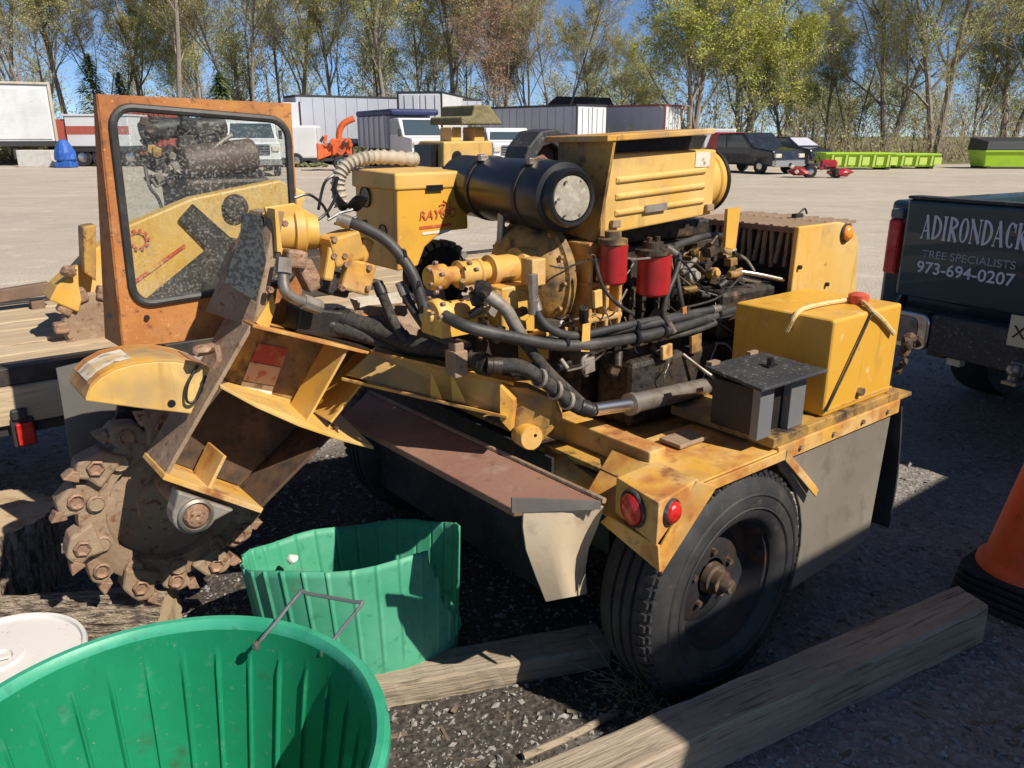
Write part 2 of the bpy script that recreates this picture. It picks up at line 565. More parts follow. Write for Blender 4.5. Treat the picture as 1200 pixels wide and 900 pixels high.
# ---- chassis
part('chassis', MB().bx(-.24, 1.15, .14, .26, .56, .68).bx(-.24, 1.15, 1.2, 1.32, .56, .68).bx(-.24, -.14, .262, 1.198, .57, .67).bx(.5, .58, .262, 1.198, .57, .67).bx(1.02, 1.12, .262, 1.198, .57, .67), 'under', bevel=.004)
part('deck_plate', MB().bx(-.26, 1.13, .08, 1.45, .690, .704), 'yellow_grimy', bevel=.002)
part('axle', MB().cyl((0, .12, .36), (0, 1.62, .36), .035).bx(-.05, .05, .45, .55, .38, .56).bx(-.05, .05, 1.2, 1.3, .38, .56), 'under')
part('belly_guard', MB().bx(-.2, 1.0, .3, 1.3, .40, .54), 'black_steel', bevel=.01)
tg = MB()
tg.hexa([V((1.1, .62, .54)), V((1.1, .78, .54)), V((1.1, .78, .66)), V((1.1, .62, .66))], [V((1.75, .66, .50)), V((1.75, .76, .50)), V((1.75, .76, .60)), V((1.75, .66, .60))])
part('tongue', tg, 'yellow_grimy', bevel=.005)
hc = m(1066, 402, y=.45)
hp = MB()
for k, (dx, dz, rr) in enumerate(((-.02, 0, .030), (.03, .008, .034), (.075, -.004, .030), (.0, -.045, .028), (-.03, -.085, .024), (-.035, -.13, .022))):
    hp.lump((hc.x + dx, hc.y + (k % 2) * .02, hc.z + dz), (rr * 2, rr * 1.8, rr * 2), k + 3, 2)
part('tow_chain', hp, 'rust_shade', label='rusty tow chain bunched at the front corner')

# ---- wheels
def make_wheel(y, sgn, name='wheel'):
    """sgn=-1: outer side faces -y"""
    o = V((0, y, .36))
    ax = V((0, -sgn, 0))             # pointing inwards
    rim = MB().lathe(o, ax, [(.205, .005), (.20, .02), (.19, .022), (.182, .05), (.178, .085), (.15, .095), (.12, .085), (.085, .075), (.06, .075), (.06, .10), (0, .10)], 40)
    rim.lathe(o, ax, [(.178, .085), (.18, .2), (.20, .205)], 40)
    w = rim.build(name, K['wheel'], SG)
    ty = MB().lathe(o, ax, [(.200, .012), (.208, .0), (.225, -.012), (.262, -.018), (.30, -.012), (.330, .004), (.346, .022), (.352, .038), (.353, .058), (.345, .060), (.345, .068), (.3545, .070), (.355, .092), (.346, .094), (.346, .104), (.355, .106), (.3545, .128), (.345, .130), (.345, .138), (.353, .140), (.352, .165), (.345, .185), (.31, .21), (.26, .218), (.21, .208), (.20, .2)], 64)
    ty.lathe(o, ax, [(.243, -.0165), (.247, -.0205), (.251, -.018)], 64)
    ty.lathe(o, ax, [(.283, -.0165), (.287, -.019), (.291, -.0145)], 64)
    ty.build('tyre', K['rubber'], w)
    tr = MB()
    for k in range(64):
        a = 2 * math.pi * k / 64
        for row in (0,):
            a2 = a + (.05 if row % 2 else 0)
            er = V((math.cos(a2), 0, math.sin(a2)))
            et = V((-math.sin(a2), 0, math.cos(a2)))
            rr = .349 if row in (0, 3) else .355
            c = o + er * rr + ax * (.033 + row * .045)
            rot = Matrix((et, ax, er)).transposed()
            tr.box(c, (.018, .034, .010), rot)
            if row == 0:
                tr.box(o + er * .338 + ax * .014, (.020, .016, .010), rot)
    tr.build('tread', K['rubber'], w)
    hb = MB().lathe(o, ax, [(.050, .075), (.046, .055), (.038, .05), (.036, .03), (.024, .027), (.022, .004), (.018, -.002), (0, -.004)], 24)
    hb.build('hub', K['hub'], w)
    for k in range(5):
        a = k * 2 * math.pi / 5 + .3
        c = o + V((math.cos(a) * .085, 0, math.sin(a) * .085))
        MB().cyl(c + ax * .08, c + ax * .064, .010, n=6, smooth=False).build('lug_nut', K['hub'], w)
    return w
K['wheel'] = mat('black_rusty_wheel', (.018, .018, .021), .6, .1, [(7, (.055, .028, .016), .50, .66), (18, (.10, .048, .022), .64, .76)], (40, .2, .004))
K['hub'] = mat('rusty_hub', (.085, .055, .036), .6, .3, [(16, (.30, .21, .14), .5, .7)], (40, .3, .004))
make_wheel(.0, -1)
make_wheel(1.72, 1)

# ---- right fender, lamp box and skirts
fz = .735
fd = MB()
fd.hexa([V((-.20, 0, fz)), V((.19, 0, fz)), V((.19, .30, fz)), V((-.20, .30, fz))], [V((-.20, 0, fz + .008)), V((.195, 0, fz + .008)), V((.195, .30, fz + .008)), V((-.20, .30, fz + .008))])
fd.hexa([V((.19, -.002, fz)), V((.372, -.012, .565)), V((.372, .26, .565)), V((.19, .302, fz))], [V((.196, -.002, fz + .008)), V((.380, -.012, .572)), V((.380, .26, .572)), V((.196, .302, fz + .008))])
fd.hexa([V((-.20, -.002, fz)), V((-.345, -.006, .625)), V((-.345, .27, .625)), V((-.20, .302, fz))], [V((-.20, -.002, fz + .009)), V((-.350, -.006, .633)), V((-.350, .27, .633)), V((-.20, .302, fz + .009))])
part('fender', fd, 'yellow_worn', bevel=.003)
lp = MB()
lp.hexa([V((-.20, -.003, fz - .025)), V((.19, -.003, fz - .025)), V((.19, -.003, fz + .004)), V((-.20, -.003, fz + .004))], [V((-.20, -.010, fz - .025)), V((.19, -.010, fz - .025)), V((.19, -.010, fz + .004)), V((-.20, -.010, fz + .004))])
lp.hexa([V((.19, -.004, fz - .028)), V((.365, -.014, .545)), V((.375, -.014, .566)), V((.195, -.004, fz + .003))], [V((.19, -.011, fz - .028)), V((.365, -.021, .545)), V((.375, -.021, .566)), V((.195, -.011, fz + .003))])
lq = [m(773, 671, y=-.006), m(769, 645, y=-.006), m(815, 563, y=-.006), m(838, 569, y=-.006)]
lp.hexa(lq, [p + V((0, -.008, 0)) for p in lq])
part('fender_lip', lp, 'yellow_worn', bevel=.002)
lb = MB()
zt = .762
q1, q2, q3, q4 = m(712, 606, x=-.365), m(722, 559, x=-.365), m(772, 589, x=-.362), m(769, 641, x=-.362)
ZT = .757
t1, t2, t3, t4 = (m(a, b, z=ZT) for a, b in ((722, 559), (772, 590), (819, 561), (769, 540)))
dn = lambda p, z: V((p.x, p.y, z))
lb.hexa([t1, t2, t3, t4], [dn(t1, .655), dn(t2, .640), dn(t3, .735), dn(t4, .735)])
part('lamp_box', lb, 'yellow_worn', bevel=.004)
def lamp(c, ax, r, nm='tail_lamp', k='red_lens'):
    ax = V(ax).normalized()
    h = MB().lathe(c, ax, [(r * 1.22, -.004), (r * 1.22, .006), (r * 1.12, .010), (r * 1.02, .006)], 28)
    o = part(nm, h, 'black_plastic')
    part('lens', MB().lathe(c, ax, [(r * 1.03, .004), (r, .012), (r * .8, .019), (r * .45, .024), (0, .026)], 28), k, o)
    return o
e1 = (t2 - t1).normalized()
lc = t1.lerp(t2, .46) + V((0, 0, -.054))
lamp(lc, e1.cross(V((0, 0, 1))) * (1 if e1.cross(V((0, 0, 1))).x < 0 else -1), .041)
e2 = (t3 - t2).normalized()
n2 = e2.cross(V((0, 0, 1)))
n2 = n2 if n2.y < 0 else -n2
lamp(t2.lerp(t3, .30) + V((0, 0, -.043)), n2, .029)
fr_ = [m(703, 612, x=-.375), m(773, 671, x=-.375), m(771, 640, x=-.372), m(712, 604, x=-.372)]
part('rear_flap', MB().hexa(fr_, [p + V((.010, 0, 0)) for p in fr_]), 'yellow_worn', bevel=.002)
part('deck_step', MB().prism([V((-.06, .17, .748)), V((.06, .17, .748)), V((.06, .25, .748)), V((-.06, .25, .748))], (0, 0, .012)), 'steel_dirty', bevel=.002)
part('cross_tube', MB().bx(-.195, -.125, .165, .56, .705, .775), 'yellow_worn', bevel=.005)
part('side_rail', MB().bx(.16, .862, .0, .10, .742, .752).bx(.16, .862, -.004, .0045, .705, .752), 'yellow_worn', bevel=.002)
part('deck_ledge', MB().bx(.14, .86, .002, .38, .753, .782), 'yellow_grimy', bevel=.003)
sk = MB()
sk.prism([V((.17, .012, .735)), V((.83, .012, .735)), V((.845, .012, .70)), V((.815, .012, .26)), V((.78, .012, .235)), V((.345, .012, .215)), *[V((.368 * math.cos(a_), .012, .36 + .368 * math.sin(a_))) for a_ in (-.25, 0, .2, .4, .6, .8, .95)]], (0, .012, 0))
part('side_skirt', sk, 'skirt', bevel=.003, label='grey rubber side skirt below the deck')
for x in (.27, .45, .62, .78):
    part('bolt', MB().cyl((x, -.003, .728), (x, -.012, .728), .008, n=6, smooth=False), 'steel_dirty')
ff = MB()
for k in range(8):
    t = k / 7
    z = .73 - .47 * t
    bow = .05 * math.sin(t * 2.2)
    ff.v += [(.862 + bow, -.01, z), (.862 + bow, .55, z), (.872 + bow, .55, z), (.872 + bow, -.01, z)]
for k in range(7):
    b = k * 4
    for i in range(4):
        j = (i + 1) % 4
        ff.f.append((b + i, b + j, b + 4 + j, b + 4 + i))
        ff.sm.append(False)
part('front_mud_flap', ff, 'rubber')

# ---- rear apron and hanging rubber
ap = MB()
A1, A2, A3, A4 = m(705, 588, z=.715), m(602, 597, z=.690), m(400, 489, z=.690), m(430, 460, z=.715)
ap.hexa([A1, A2, A3, A4], [p - V((0, 0, .022)) for p in (A1, A2, A3, A4)])
part('chip_apron', ap, 'rust_brown', bevel=.003, label='rust-brown hinged apron plate')
part('apron_hinge', MB().cyl(A1 + V((.010, 0, 0)), A4 + V((.010, 0, 0)), .008, n=8), 'steel_dirty')
def sheet(name, rows, k, th=V((0, .006, 0)), label=None):
    """rows: list of lists of points"""
    q = MB()
    n, w = len(rows), len(rows[0])
    pts = [p for r_ in rows for p in r_]
    for off in (V((0, 0, 0)), th):
        q.add([p + off for p in pts], [(i * w + j, i * w + j + 1, (i + 1) * w + j + 1, (i + 1) * w + j) for i in range(n - 1) for j in range(w - 1)], True)
    N = n * w
    edge = [(0, j) for j in range(w)] + [(i, w - 1) for i in range(1, n)] + [(n - 1, j) for j in range(w - 2, -1, -1)] + [(i, 0) for i in range(n - 2, 0, -1)]
    ids = [i * w + j for i, j in edge]
    q.f += [(ids[a], ids[(a + 1) % len(ids)], ids[(a + 1) % len(ids)] + N, ids[a] + N) for a in range(len(ids))]
    q.sm += [False] * len(ids)
    return part(name, q, k, label=label)
ang = MB()
aq = [m(600, 584, y=.205), m(704, 588, y=.105), m(704, 597, y=.105), m(600, 601, y=.205)]
ang.hexa(aq, [p + V((.003, .008, 0)) for p in aq])
part('dark_void_sheet', MB().bx(-.29, -.28, .46, 1.60, .22, .685), 'rubber', label='black sheet added under the apron to darken the void')  # black sheet put in for the darkness below the machine
part('flap_angle', ang, 'curtain')
rows = []
XF = -.50
for t, (ul, ur, vl, vr) in enumerate(((614, 708, 590, 594), (613, 700, 618, 618), (617, 690, 645, 642), (628, 686, 675, 668), (640, 688, 705, 696))):
    r_ = []
    for j in range(9):
        s_ = j / 8
        yy = .195 - .085 * s_ + .30 * max(0, s_ - .60) * (.25 + t / 4)
        r_.append(m(ul + (ur - ul) * s_, vl + (vr - vl) * s_, y=yy))
    rows.append(r_)
sheet('rubber_flap', rows, 'flap', V((.002, .007, 0)), 'tan weathered rubber flap hanging behind the wheel')
q = MB()
q.hexa([m(640, 500, z=.72), m(735, 545, z=.70), m(725, 590, z=.62), m(608, 528, z=.66)], [m(640, 500, z=.72) - V((0, 0, .02)), m(735, 545, z=.70) - V((0, 0, .02)), m(725, 590, z=.62) - V((0, 0, .02)), m(608, 528, z=.66) - V((0, 0, .02))])
part('rear_sill', q, 'yellow_worn', bevel=.003)

# ---- fuel tank, strap
part('fuel_tank', MB().bx(.405, .81, .012, .36, .784, 1.085), 'yellow_clean', bevel=.010, seg=3, label='clean yellow fuel tank at the front corner')
part('tank_weld', MB().bx(.403, .812, .0095, .0125, .80, .806), 'yellow_worn')
part('drain_plug', MB().cyl((.60, .012, .83), (.60, -.004, .83), .014, n=6, smooth=False), 'steel_pipe')
c0, c1 = m(968, 482, y=.005), m(1022, 366, y=.005)
part('tank_strap', MB().tube([c0, (c0 + c1) / 2 + V((0, -.002, 0)), c1], .004, 6), 'black_steel')
rp = MB().tube([m(922, 388, x=.392), m(930, 373, x=.395), m(941, 362, z=1.094), m(970, 355, z=1.094), m(1004, 350, z=1.096)], .0075, 7)
rp.tube([m(1004, 350, z=1.096), m(1014, 356, z=1.095), m(1022, 364, y=.006), m(1034, 375, y=.003), m(1047, 391, y=.002)], .0075, 7)
part('tie_strap', rp, 'rope', label='tan strap knotted over the fuel tank')
kc = m(1006, 350, z=1.10)
kc.z = 1.118
part('filler_cap', MB().lathe(kc + V((0, 0, -.035)), (0, 0, 1), [(.03, 0), (.032, .03), (.02, .036), (0, .038)], 16), 'knob_red')

# ---- battery box
part('battery_box', MB().bx(.105, .30, .05, .20, .783, .925), 'black_steel', bevel=.004)
part('battery_post', MB().bx(.085, .15, .022, .048, .783, .94), 'grey_plate', bevel=.002)
part('battery_post', MB().bx(.235, .31, .022, .048, .783, .94), 'grey_plate', bevel=.002)
bl = part('battery_lid', MB().hexa([V((.046, -.005, .940)), V((.345, -.02, .945)), V((.345, .205, .952)), V((.09, .225, .948))], [V((.046, -.005, .950)), V((.345, -.02, .955)), V((.345, .205, .962)), V((.09, .225, .958))]), 'black_plastic', bevel=.003, label='speckled black battery lid')
part('lid_hinge', MB().bx(.10, .14, .205, .225, .958, .968), 'steel_dirty', bl)
part('lid_hinge', MB().bx(.28, .32, .20, .215, .960, .970), 'steel_dirty', bl)
part('wing_nut', MB().cyl((.235, .10, .955), (.235, .10, .982), .010, n=8).bx(.215, .255, .09, .11, .957, .963), 'black_paint', bl)

# ---- radiator housing
rb = MB().prism([m(937, 266, y=.38), m(985, 260, y=.38), m(998, 264, y=.38), m(1006, 280, y=.38), m(1003, 350, y=.38), m(925, 362, y=.38)], (0, .022, 0))
part('radiator_housing', rb, 'yellow', bevel=.006, seg=3, label='yellow radiator side panel with rounded corner')
rc = m(934, 300, y=.40).x
part('radiator_core', MB().bx(rc + .02, rc + .36, .405, .86, .90, 1.275), 'black_steel', bevel=.004)
slat = MB().box((0, 0, 0), (.40, .014, .010)).mesh('slat', K['steel_dirty'])
for k in range(15):
    inst('slat', slat, SG, (rc + .19, .415 + k * .031, 1.288 + (k % 2) * .003))
fin = MB().box((0, 0, 0), (.012, .012, .13)).mesh('fin', K['steel_dirty'])
for k in range(14):
    inst('fin', fin, SG, (rc + .008 + (k % 2) * .004, .42 + k * .031, 1.205 + .008 * (k % 3)), (R(6 * (k % 3 - 1)), R(4), 0))
part('screen_frame', MB().bx(rc - .012, rc + .006, .405, .87, 1.272, 1.292).bx(rc, rc + .38, .862, .876, 1.275, 1.295).bx(rc + .01, rc + .37, .41, .86, 1.2755, 1.281), 'rust_brown', bevel=.002)
part('housing_post', MB().hexa([m(853, 245, y=.46), m(868, 243, y=.46), m(862, 292, y=.46), m(850, 290, y=.46)], [m(853, 245, y=.46) + V((0, .012, 0)), m(868, 243, y=.46) + V((0, .012, 0)), m(862, 292, y=.46) + V((0, .012, 0)), m(850, 290, y=.46) + V((0, .012, 0))]), 'yellow')
al = m(991, 273, y=.378)
lamp(al, (0, -1, 0), .028, 'marker_lamp', 'amber_lens')
for p in ((968, 333), (942, 350), (936, 313)):
    c = m(p[0], p[1], y=.378)
    part('bolt', MB().cyl(c, c + V((0, -.010, 0)), .008, n=6, smooth=False), 'black_steel')
lt = V((rc + .30, .6, 1.305))
part('latch', MB().bx(lt.x - .03, lt.x + .02, .59, .61, lt.z - .012, lt.z + .004).tube([lt + V((0, 0, .0)), lt + V((.04, 0, .02)), lt + V((.06, 0, 0))], .004, 6), 'black_steel')

# ---- engine
part('engine_block', MB().bx(-.10, .62, .60, .98, .86, 1.26).bx(-.02, .55, .64, .94, .72, .86), 'engine', bevel=.012)
part('cylinder_head', MB().bx(-.04, .58, .62, .96, 1.265, 1.32), 'engine', bevel=.008)
fn = MB()
for k in range(9):
    fn.bx(.02 + k * .06, .04 + k * .06, .575, .602, .90, 1.22)
part('block_ribs', fn, 'engine', bevel=.004)
# bell housing: a flanged drum at the rear of the engine
bx_, byc, bz = -.20, .68, 1.19
part('bell_housing', MB().lathe((bx_ - .07, byc, bz), (1, 0, 0), [(.0, .0), (.08, .0), (.125, .012), (.158, .04), (.166, .07), (.180, .075), (.180, .10), (.165, .105), (.150, .13), (.0, .13)], 44), 'yellow_grimy', label='grimy yellow bell housing')
for k in range(14):
    a = 2 * math.pi * k / 14
    c = V((bx_ - .005, byc + .172 * math.cos(a), bz + .172 * math.sin(a)))
    part('bolt', MB().cyl(c, c + V((-.010, 0, 0)), .008, n=6, smooth=False), 'yellow_grimy')
# adapter webs in front of the bell
wb = MB()
for (z0, z1, x0, x1) in ((1.26, 1.30, -.12, .0), (1.17, 1.185, -.12, .02), (1.06, 1.08, -.12, .03)):
    wb.bx(x0, x1, .50, .62, z0, z1)
wb.bx(-.115, -.10, .50, .62, 1.0, 1.30).bx(-.045, -.03, .50, .60, 1.03, 1.26).bx(.01, .025, .50, .60, 1.02, 1.20)
wb.prism([V((-.08, .485, 1.28)), V((-.06, .485, 1.34)), V((-.045, .485, 1.28)), V((-.02, .485, 1.19)), V((-.10, .485, 1.19))], (0, .014, 0))
part('engine_mount', wb, 'yellow_worn', bevel=.006)
part('dark_gap_box', MB().bx(-.36, -.12, .74, .98, .80, 1.06), 'black_steel', bevel=.02)  # black box added so the gap under the pumps reads dark
part('dark_gap_pan', MB().bx(.02, .78, .44, .60, .71, .93).bx(.45, .76, .44, .9, .93, 1.10), 'engine', bevel=.02)  # dark boxes added to hide lit ground through the gap beside the tank
# pumps behind the bell
pm_ = MB().lathe((-.60, .62, 1.235), (1, 0, 0), [(0, 0), (.030, 0), (.034, .01), (.034, .05), (.024, .055), (.024, .09), (.038, .095), (.038, .10), (.034, .105), (.034, .155), (.038, .16), (.038, .168), (.027, .17), (.027, .195), (.044, .20), (.044, .22), (.040, .225), (.040, .29), (.056, .30), (.056, .345)], 24)
part('hydraulic_pump', pm_, 'yellow_worn', bevel=0)
pb = MB().lathe((-.62, .60, 1.135), (1, 0, 0), [(0, .0), (.018, 0), (.020, .012), (.040, .014), (.046, .022), (.046, .04), (.040, .045), (.040, .06), (.034, .065), (.034, .12), (.026, .13), (.026, .2)], 20).bx(-.60, -.48, .56, .66, 1.08, 1.12)
part('hydraulic_pump', pb, 'yellow')
part('pump_bracket', MB().bx(-.42, -.30, .53, .60, 1.06, 1.20).cyl((-.36, .525, 1.14), (-.36, .555, 1.14), .05, n=20).bx(-.34, -.27, .50, .56, .98, 1.06), 'yellow', bevel=.005)
vb = m(625, 318, y=.50)
part('valve_block', MB().box(vb, (.05, .05, .075)), 'yellow_worn', bevel=.004)
vf = m(624, 330, y=.465)
part('hose_fitting', MB().cyl(vf + V((0, 0, .02)), vf + V((.004, 0, -.05)), .014, n=8, smooth=False).cyl(vf + V((.004, 0, -.05)), vf + V((.006, 0, -.09)), .017, n=12), 'steel_pipe')
e0, e1, e2 = m(570, 345, y=.50), m(592, 362, y=.48), m(612, 395, y=.47)
part('pump_elbow', MB().tube([e0, e1, (e1 + e2) / 2, e2], .018, 10), 'cast_grey')
for (u_, v_, yy, s_) in ((566, 340, .50, .035), (558, 348, .52, .03), (585, 388, .50, .025), (480, 350, .9, .03)):
    c = m(u_, v_, y=yy)
    part('hose_fitting', MB().lump(c, (s_ * 1.5, s_ * 1.5, s_ * 1.5), int(u_), 2), 'black_steel')

# filters
for (u_, v0, v1, hw) in ((718, 287, 333, 14), (765, 299, 346, 16)):
    a, b, c = m(u_, v0, y=.45), m(u_, v1, y=.45), m(u_ + hw, (v0 + v1) / 2, y=.45)
    r_ = abs(c.x - a.x) * .76
    f = part('oil_filter', MB().lathe(b, (0, 0, 1), [(0, 0), (r_ * .7, 0), (r_ * .95, .008), (r_, .02), (r_, a.z - b.z - .01), (r_ * 1.02, a.z - b.z), (r_ * .8, a.z - b.z + .006)], 28), 'red', label='red spin-on filter canister')
    hd = MB().lathe(a, (0, 0, 1), [(r_ * .98, .0), (r_ * 1.06, .004), (r_ * 1.06, .018), (r_ * .6, .022), (r_ * .6, .04), (0, .04)], 24)
    if u_ > 740:
        for dx in (-.018, .018):
            hd.cyl(a + V((dx, 0, .03)), a + V((dx, 0, .055)), .009, n=6, smooth=False)
    part('filter_head', hd, 'yellow_grimy' if u_ < 740 else 'engine', f)
# injection pump and clutter on the near side of the engine
rr = random.Random(5)
for k in range(46):
    u_, v_ = rr.uniform(788, 860), rr.uniform(285, 345)
    c = m(u_, v_, y=rr.uniform(.46, .58))
    s_ = rr.uniform(.010, .026)
    q = MB()
    if k % 3 == 0:
        q.lathe(c, (rr.uniform(-.4, .4), -1, rr.uniform(-.4, .4)), [(0, -.02), (s_, -.02), (s_, s_), (s_ * .6, s_ * 1.1), (s_ * .6, s_ * 1.6), (0, s_ * 1.6)], 12)
    elif k % 3 == 1:
        q.box(c, (s_ * 2, s_ * 1.6, s_ * 1.4), Matrix.Rotation(rr.uniform(-.6, .6), 3, 'Y'))
    else:
        q.cyl(c - V((s_, .02, 0)), c + V((s_ * 1.5, -.02, rr.uniform(-.03, .03))), s_ * .5, n=10)
    part('engine_fitting', q, rr.choice(['engine', 'engine', 'cast_grey', 'yellow_grimy', 'brass', 'black_steel', 'yellow_grimy']), bevel=.002)
for k in range(26):
    u_, v_ = rr.uniform(640, 840), rr.uniform(372, 445)
    c = m(u_, v_, y=rr.uniform(.42, .6))
    s_ = rr.uniform(.010, .028)
    q = MB().box(c, (s_ * 2.2, s_ * 1.5, s_ * 1.6), Matrix.Rotation(rr.uniform(-.8, .8), 3, 'Y')) if k % 2 else MB().cyl(c, c + V((rr.uniform(-.05, .05), -.02, rr.uniform(-.05, .05))), s_ * .55, n=10)
    part('engine_fitting', q, rr.choice(['engine', 'black_steel', 'black_steel', 'cast_grey', 'under']), bevel=.002)
for (u_, v_, w_, h_, k) in ((781, 412, .045, .045, 'yellow_worn'), (801, 372, .02, .07, 'rust_orange'), (690, 428, .04, .045, 'cast_grey'), (815, 402, .05, .06, 'yellow_grimy'), (700, 350, .03, .05, 'yellow')):
    c = m(u_, v_, y=.42)
    part('bracket', MB().box(c, (w_, .012, h_), Matrix.Rotation(-.1, 3, 'Y')), k, bevel=.002)
part('clamp_bar', MB().hexa([m(683, 380, y=.40), m(692, 378, y=.40), m(691, 412, y=.40), m(681, 412, y=.40)], [m(683, 380, y=.42), m(692, 378, y=.42), m(691, 412, y=.42), m(681, 412, y=.42)]), 'yellow')

# ---- hood, exhaust side
hx0, hx1, hy, hyb = -.075, .435, .50, .68
hd = MB()
hd.hexa([V((hx0, hy, 1.318)), V((hx1, hy, 1.352)), V((hx1, hy, 1.556)), V((hx0, hy, 1.548))], [V((hx0, hyb, 1.34)), V((hx1, hyb, 1.36)), V((hx1, hyb, 1.566)), V((hx0, hyb, 1.56))])
hood = part('hood', hd, 'yellow', bevel=.008, seg=3)
part('hood_shade_strip', MB().hexa([V((hx0 + .005, hy + .035, 1.53)), V((hx1 - .05, hy + .035, 1.54)), V((hx1 - .01, hy + .035, 1.60)), V((hx0 + .005, hy + .035, 1.592))], [V((hx0 + .005, hyb, 1.53)), V((hx1 - .05, hyb, 1.54)), V((hx1 - .01, hyb, 1.60)), V((hx0 + .005, hyb, 1.592))]), 'black_steel', hood)  # black strip painted for the shade below the hood's top plate
for k in range(3):
    z = 1.370 + k * .047
    rbm = MB()
    rbm.hexa([V((hx0 + .05, hy - .001, z)), V((hx1 - .05, hy - .001, z + .018)), V((hx1 - .05, hy - .001, z + .040)), V((hx0 + .05, hy - .001, z + .022))],
             [V((hx0 + .06, hy - .009, z + .006)), V((hx1 - .06, hy - .009, z + .024)), V((hx1 - .06, hy - .009, z + .034)), V((hx0 + .06, hy - .009, z + .016))])
    part('hood_rib', rbm, 'yellow', hood, bevel=.003)
fl = MB().bx(hx0 - .012, hx0 + .006, hy - .008, hy - .001, 1.315, 1.552)
part('hood_edge', fl, 'yellow_grimy', hood)
tp = MB()
tq = [m(712, 166, y=hy - .055), m(838, 157, y=hy - .055)]
tq += [V((tq[1].x + .01, hyb + .02, tq[1].z - .004)), V((tq[0].x - .01, hyb + .02, tq[0].z - .004))]
tp.hexa(tq, [p + V((0, 0, .017)) for p in tq])
part('hood_top', tp, 'yellow_worn', hood, bevel=.003)
bk = MB().hexa([V((hx0 - .004, hy + .005, 1.30)), V((hx0 - .004, hyb, 1.32)), V((hx0 - .004, hyb, 1.585)), V((hx0 - .004, hy - .05, 1.585))], [V((hx0 - .014, hy + .005, 1.30)), V((hx0 - .014, hyb, 1.32)), V((hx0 - .014, hyb, 1.585)), V((hx0 - .014, hy - .05, 1.585))])
part('hood_back', bk, 'yellow_grimy', hood)
for (u_, v_) in ((829, 243), (719, 262)):
    c = m(u_, v_, y=hy)
    part('hood_latch', MB().box(c + V((0, -.008, 0)), (.035, .014, .022)), 'steel_dirty', hood, bevel=.003)
c = m(823, 187, y=hy)
part('decal', MB().box(c + V((0, -.0015, 0)), (.07, .002, .045)), 'sticker', hood)
c = m(766, 243, y=hy)
part('decal', MB().box(c + V((0, -.011, 0)), (.10, .002, .022), Matrix.Rotation(-.04, 3, 'Y')), 'cast_grey', hood)
dr = MB().lathe((hx1 - .01, .615, 1.452), (1, 0, 0), [(.108, 0), (.108, .04), (.098, .045), (.098, .065), (.104, .07), (.104, .09), (.090, .098), (.090, .115), (0, .115)], 40)
part('exhaust_drum', dr, 'yellow', hood, label='round yellow end drum of the hood')
part('drum_band', MB().lathe((hx1 + .082, .615, 1.452), (1, 0, 0), [(.098, 0), (.108, .002), (.108, .014), (.098, .016)], 40), 'black_steel', hood)

# ---- air cleaner and intake
a0, a1 = V((-.215, .48, 1.434)), V((-.13, 1.18, 1.440))
ax = (a1 - a0).normalized()
ac = part('air_cleaner', MB().lathe(a0, ax, [(.062, .003), (.066, -.006), (.074, -.008), (.080, .004), (.082, .03), (.096, .034), (.098, .05), (.098, .62), (.09, .64), (0, .64)], 44), 'black_paint', label='glossy black air cleaner drum')
part('end_cap', MB().lathe(a0, ax, [(0, -.006), (.045, -.005), (.060, -.003), (.063, .004)], 36), 'dust_cap', ac, label='dusty pale end cap of the air cleaner')
for h_ in (.14, .42):
    part('clamp_band', MB().lathe(a0 + ax * h_, ax, [(.097, 0), (.1015, .001), (.1015, .022), (.097, .023)], 44), 'black_steel', ac)
    part('band_bolt', MB().box(a0 + ax * (h_ + .011) + V((-.045, -.012, .095)), (.03, .016, .018)), 'steel_pipe', ac, bevel=.002)
for k in range(6):
    a = 2 * math.pi * k / 6
    c = a0 - ax * .004 + V((math.cos(a) * .052, 0, math.sin(a) * .052))
    part('cap_bolt', MB().cyl(c, c - ax * .005, .004, n=6, smooth=False), 'steel_pipe', ac)
ip = [(613, 196), (620, 172), (634, 154), (650, 151), (668, 155), (674, 168), (670, 196), (660, 196), (657, 176), (648, 168), (637, 172), (630, 182), (626, 196)]
part('intake_hood', MB().prism([m(a, b, y=.95) for a, b in ip], (0, .12, 0)), 'black_plastic', bevel=.006)
part('intake_screen', MB().prism([m(a, b, y=.99) for a, b in ((624, 197), (630, 175), (648, 164), (660, 172), (662, 197))], (0, .03, 0)), 'rust_brown')
part('intake_stay', MB().prism([m(a, b, y=.80) for a, b in ((661, 178), (667, 176), (666, 200), (655, 200))], (0, .012, 0)), 'cast_grey')
part('muffler_post', MB().cyl(m(588, 250, y=.75), m(586, 285, y=.75), .012, n=10), 'steel_pipe')

# ---- control box with brand decal
y0 = 1.0
bxp = [(465, 208), (546, 203), (549, 268), (530, 270), (512, 277), (498, 290), (490, 312), (466, 318)]
bxm = MB().prism([m(a, b, y=y0) for a, b in bxp], (0, .27, 0))
tb = part('control_box', bxm, 'yellow_clean', bevel=.006, seg=3, label='yellow control box with faded red lettering')
p0, p1 = m(463, 204, y=y0), m(548, 202, y=y0)
part('box_lid', MB().hexa([p0 + V((-.005, -.006, -.050)), V((p1.x + .004, y0 - .006, p0.z - .050)), V((p1.x + .004, y0 + .28, p0.z - .050)), p0 + V((-.005, .28, -.050))], [p0 + V((-.003, -.004, .003)), V((p1.x + .002, y0 - .004, p0.z + .003)), V((p1.x + .002, y0 + .278, p0.z + .010)), p0 + V((-.003, .278, .010))]), 'yellow', tb, bevel=.008, seg=3)
c = m(508, 220, y=y0)
part('lid_slot', MB().box(c + V((0, -.0075, 0)), (.060, .004, .018)), 'black_paint', tb)
o_ = m(491, 258, y=y0 - .001)
